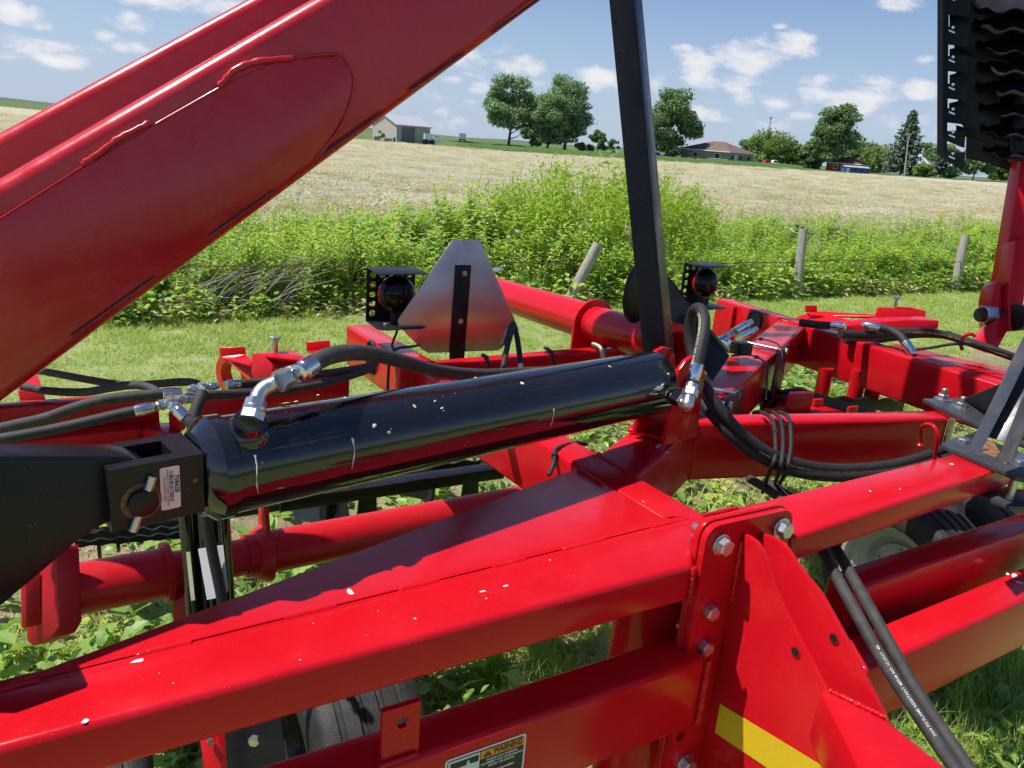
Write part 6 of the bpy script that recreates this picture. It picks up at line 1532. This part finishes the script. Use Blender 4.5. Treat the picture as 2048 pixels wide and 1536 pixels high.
rod('pivot_pin', m3(1984, 630, 3.46), m3(2030, 635, 3.42), .03, BLACKD, MS, 18)
extrude('strut', [m3(1996, 632, 3.41), m3(2020, 630, 3.41), m3(2016, 660, 3.40), m3(1992, 705, 3.26), m3(1952, 690, 3.26)], FWD * .07, RED, MS, .004)
extrude('rear_beam', [H(1750, 700, .98), H(2120, 780, .98), H(2120, 762, .98), H(1790, 686, .98)], -ZX * .13, RED, MS, .006)
tube('hose_guide', [m3(1925, 700, 3.0), m3(1922, 690, 3.0), m3(1926, 675, 3.0), m3(1940, 668, 3.0), m3(1950, 672, 3.0)], .007, RED, MS, 10)
# ------------------------------------------------------------------ scraper arms at the rear
def scraper(label, base, parts, bolt_at, dep):
    t = thing('scraper_arm', U(*base, dep) - ZX * .05, label, 'scraper', 'scraper arms at the rear')
    for nm, P, vec, mt in parts: extrude(nm, [U(x, y, d) for x, y, d in P], vec, mt, t, .002)
    if bolt_at:
        x, y0, y1, d = bolt_at; p = U(x, y1, d); L = (y1 - y0) * d / FPX; rod('adjusting_bolt', p, p + ZX * (L - .012), .0085, ZINC, t, 12); hexa('bolt_head', p + ZX * (L - .012), ZX, .018, .012, ZINC, t)
    return t
D1 = 2.62
scraper('left red scraper with upturned lip and tall adjusting bolt', (500, 760), [
    ('scraper_plate', [(441, 712, D1), (492, 708, D1), (505, 722, D1 - .08), (500, 730, D1 - .1), (445, 716, D1)], -ZX * .006, RED), ('lip', [(438, 696, D1 + .0), (491, 693, D1), (492, 709, D1), (441, 713, D1)], BX * .004, RED),
    ('bracket_side', [(504, 706, D1 - .1), (528, 712, D1 - .12), (546, 730, D1 - .14), (544, 758, D1 - .14), (508, 762, D1 - .1), (502, 745, D1 - .1)], FWD * .008, REDD),
    ('bracket_top', [(512, 706, D1 - .1), (582, 700, D1 - .02), (618, 716, D1 - .1), (612, 722, D1 - .12), (530, 712, D1 - .12)], -ZX * .01, RED),
    ('bracket_back', [(528, 716, D1 - .12), (612, 716, D1 - .06), (612, 770, D1 - .06), (545, 760, D1 - .13)], BX * .008, RED),
    ('swing_arm', [(455, 722, D1 - .02), (470, 716, D1 - .02), (505, 752, D1 - .06), (498, 762, D1 - .06)], BX * .02, ORANGE)], (551, 671, 706, D1 - .06), D1)
t = thing('roller_end_ring', U(455, 740, 2.62), 'orange red roller end ring below the left scraper', 'ring')
lathe('ring', U(462, 752, 2.66), AX + BX * .6, [(0, .052), (0, .078), (.02, .082), (.045, .078), (.045, .052), (0, .052)], ORANGE, t, 36, closed=False)
scraper('small red scraper lip just left of the side beam', (640, 705), [('scraper_plate', [(614, 702, 2.95), (660, 698, 2.95), (686, 704, 2.85), (686, 712, 2.85), (640, 706, 2.9)], -ZX * .006, RED), ('lip', [(612, 684, 2.95), (660, 681, 2.95), (661, 698, 2.95), (614, 703, 2.95)], BX * .004, RED)], None, 2.95)
D2 = 3.9
scraper('right red scraper on a long thin arm with adjusting bolt', (1790, 650), [
    ('scraper_plate', [(1614, 625, D2), (1640, 622, D2), (1752, 629, D2 - .2), (1752, 634, D2 - .2), (1620, 629, D2)], -ZX * .010, RED), ('lip', [(1611, 611, D2), (1634, 611, D2), (1635, 624, D2), (1612, 625, D2)], BX * .006, RED),
    ('bracket_side', [(1756, 614, D2 - .25), (1785, 615, D2 - .27), (1826, 625, D2 - .3), (1822, 645, D2 - .3), (1765, 645, D2 - .26), (1750, 635, D2 - .25)], FWD * .01, RED),
    ('bracket_side', [(1790, 613, D2 - .15), (1820, 614, D2 - .15), (1852, 622, D2 - .18), (1850, 642, D2 - .18), (1800, 640, D2 - .15)], FWD * .01, RED),
    ('carrier_beam', [(1690, 652, D2 - .4), (1810, 640, D2 - .4), (1878, 641, D2 - .4), (1876, 658, D2 - .4), (1700, 670, D2 - .4)], BX * .08, RED)], (1790, 592, 614, D2 - .2), D2)
scraper('curved red tool arm behind the right side beam', (1650, 640), [('arm', [(1602, 636, 3.95), (1622, 630, 3.95), (1648, 626, 3.9), (1700, 640, 3.7), (1730, 648, 3.6), (1730, 660, 3.6), (1600, 652, 3.9)], BX * .03, RED)], None, 3.9)
scraper('red scraper arm peeping out under the boom at the left', (70, 790), [('arm', [(30, 752, 2.35), (74, 752, 2.35), (92, 805, 2.2), (40, 812, 2.2)], BX * .03, RED), ('lip', [(36, 782, 2.15), (84, 778, 2.15), (90, 800, 2.15), (40, 802, 2.15)], BX * .02, RED)], None, 2.3)
# ------------------------------------------------------------------ droppings and husks on the frame
def onfr(x, y): return H(x, y, ZF) + ZX * .0004
up_n = lambda p: ZX
for x, y, r, m_, e in [(700, 1183, .0045, DROP, 1.8), (965, 1183, .0018, DROP, 3.4), (1011, 1172, .002, DROP, 2.2), (171, 1442, .0038, DROP, 1.1), (1740, 982, .0025, DROP, 1.5), (1902, 928, .0035, DROP, 1.6), (972, 1197, .002, SEED, 1.2), (830, 1237, .002, SEED, 1.2), (276, 1322, .004, DROP, 2), (1287, 1003, .0025, SEED, 1.2), (1318, 892, .007, DROP, 2.2), (1335, 905, .004, DROP, 1.6), (1100, 1120, .0015, DROP, 1), (600, 1320, .0012, DROP, 1), (1800, 978, .002, DROP, 1.2)]: blot(x, y, r, m_, FR, onfr, up_n, e, .0008)
for i in range(60): blot(random.uniform(50, 1350), 0, 0, DROP, FR, lambda x, y: onfr(x, 1470 - x * .27 - random.uniform(10, 150 + .06 * x)), up_n, 1.2, .0004) if False else None
for i in range(12):
    x = random.uniform(60, 1340); y = 1475 - x * .262 - random.uniform(12, 90); blot(x, y, random.uniform(.0004, .0010), random.choice([DROP, SEED]), FR, onfr, up_n, 1.4, .0004)
def onlow(x, y): return H(x, y, .80) + ZX * .0004
for x, y, r in [(2030, 1152, .007), (2038, 1165, .005), (2015, 1148, .004), (1990, 1140, .002)]: blot(x, y, r, DROP, FR, onlow, up_n, 1.8)

# second basket, weld beads at the joints, inner frame parts seen through the gaps
RB2 = thing('rolling_basket', U(1700, 800, 3.0) - ZX * .4, 'black rolling basket parts showing under the right side beam', 'roller')
rod('axle', U(1480, 850, 2.6), U(1880, 835, 3.1), .03, BLACKD, RB2, 14)
for x, y, d_ in [(1640, 800, 3.2), (1705, 806, 3.15), (1738, 812, 3.15)]:
    p = U(x, y, d_); rod('strut', p + ZX * .14, p - ZX * .30, .030, RED, RB2, 16)
wavy(U(1520, 812, 2.8), U(1800, 822, 3.2), .05, .012, 12, RB2); wavy(U(1500, 850, 2.6), U(1780, 862, 3.0), .05, .012, 12, RB2)
extrude('carrier_plate', [U(x, y, 2.9) for x, y in [(1520, 790), (1600, 775), (1790, 835), (1790, 870), (1530, 870)]], BX * .01, BLACKD, RB2)
for x, y in [(1630, 800), (1700, 815)]:
    p = U(x, y, 2.8); extrude('hanger', [p, p + AX * .05, p + AX * .05 - ZX * .2, p - ZX * .2], BX * .012, REDD, RB2, .002)
extrude('cross_tube', [H(560, 1000, .45), H(1010, 935, .45), H(1010, 920, .45), H(560, 984, .45)], -ZX * .05, BLACKD, RBk, .005)
for x, y, d_ in [(720, 985, 3.1), (930, 950, 3.4)]: p = U(x, y, d_); extrude('hanger_plate', [p, p + AX * .07, p + AX * .08 - ZX * .22, p - AX * .02 - ZX * .22], BX * .012, BLACKD, RBk, .002)
def wl(pts, r=.0045, up=.0): weld([P_(x, y) + ZX * up for x, y in pts], r, FR)
wl([(1196, 906), (1215, 920), (1240, 935), (1275, 955)]); wl([(1155, 938), (1180, 952), (1206, 968)]); wl([(1256, 866), (1285, 874), (1315, 882), (1343, 890)], up=.010)
q0_, q1_ = P_(1395, 846), P_(1395, 846) - ZX * .16; weld([q0_.lerp(q1_, i / 10) for i in range(11)], .005, FR)
wl([(1560, 640), (1575, 643), (1592, 648), (1610, 653)]); wl([(1405, 1032), (1440, 1024), (1475, 1016)])
q0_ = P_(1389, 1131) - ZX * .004; weld([q0_ - ZX * .068 * i / 8 for i in range(9)], .005, FR)
q0_ = H(1357, 1267, .845) + lnn * .082; weld([q0_ - ZX * .14 * i / 10 for i in range(11)], .006, FR)
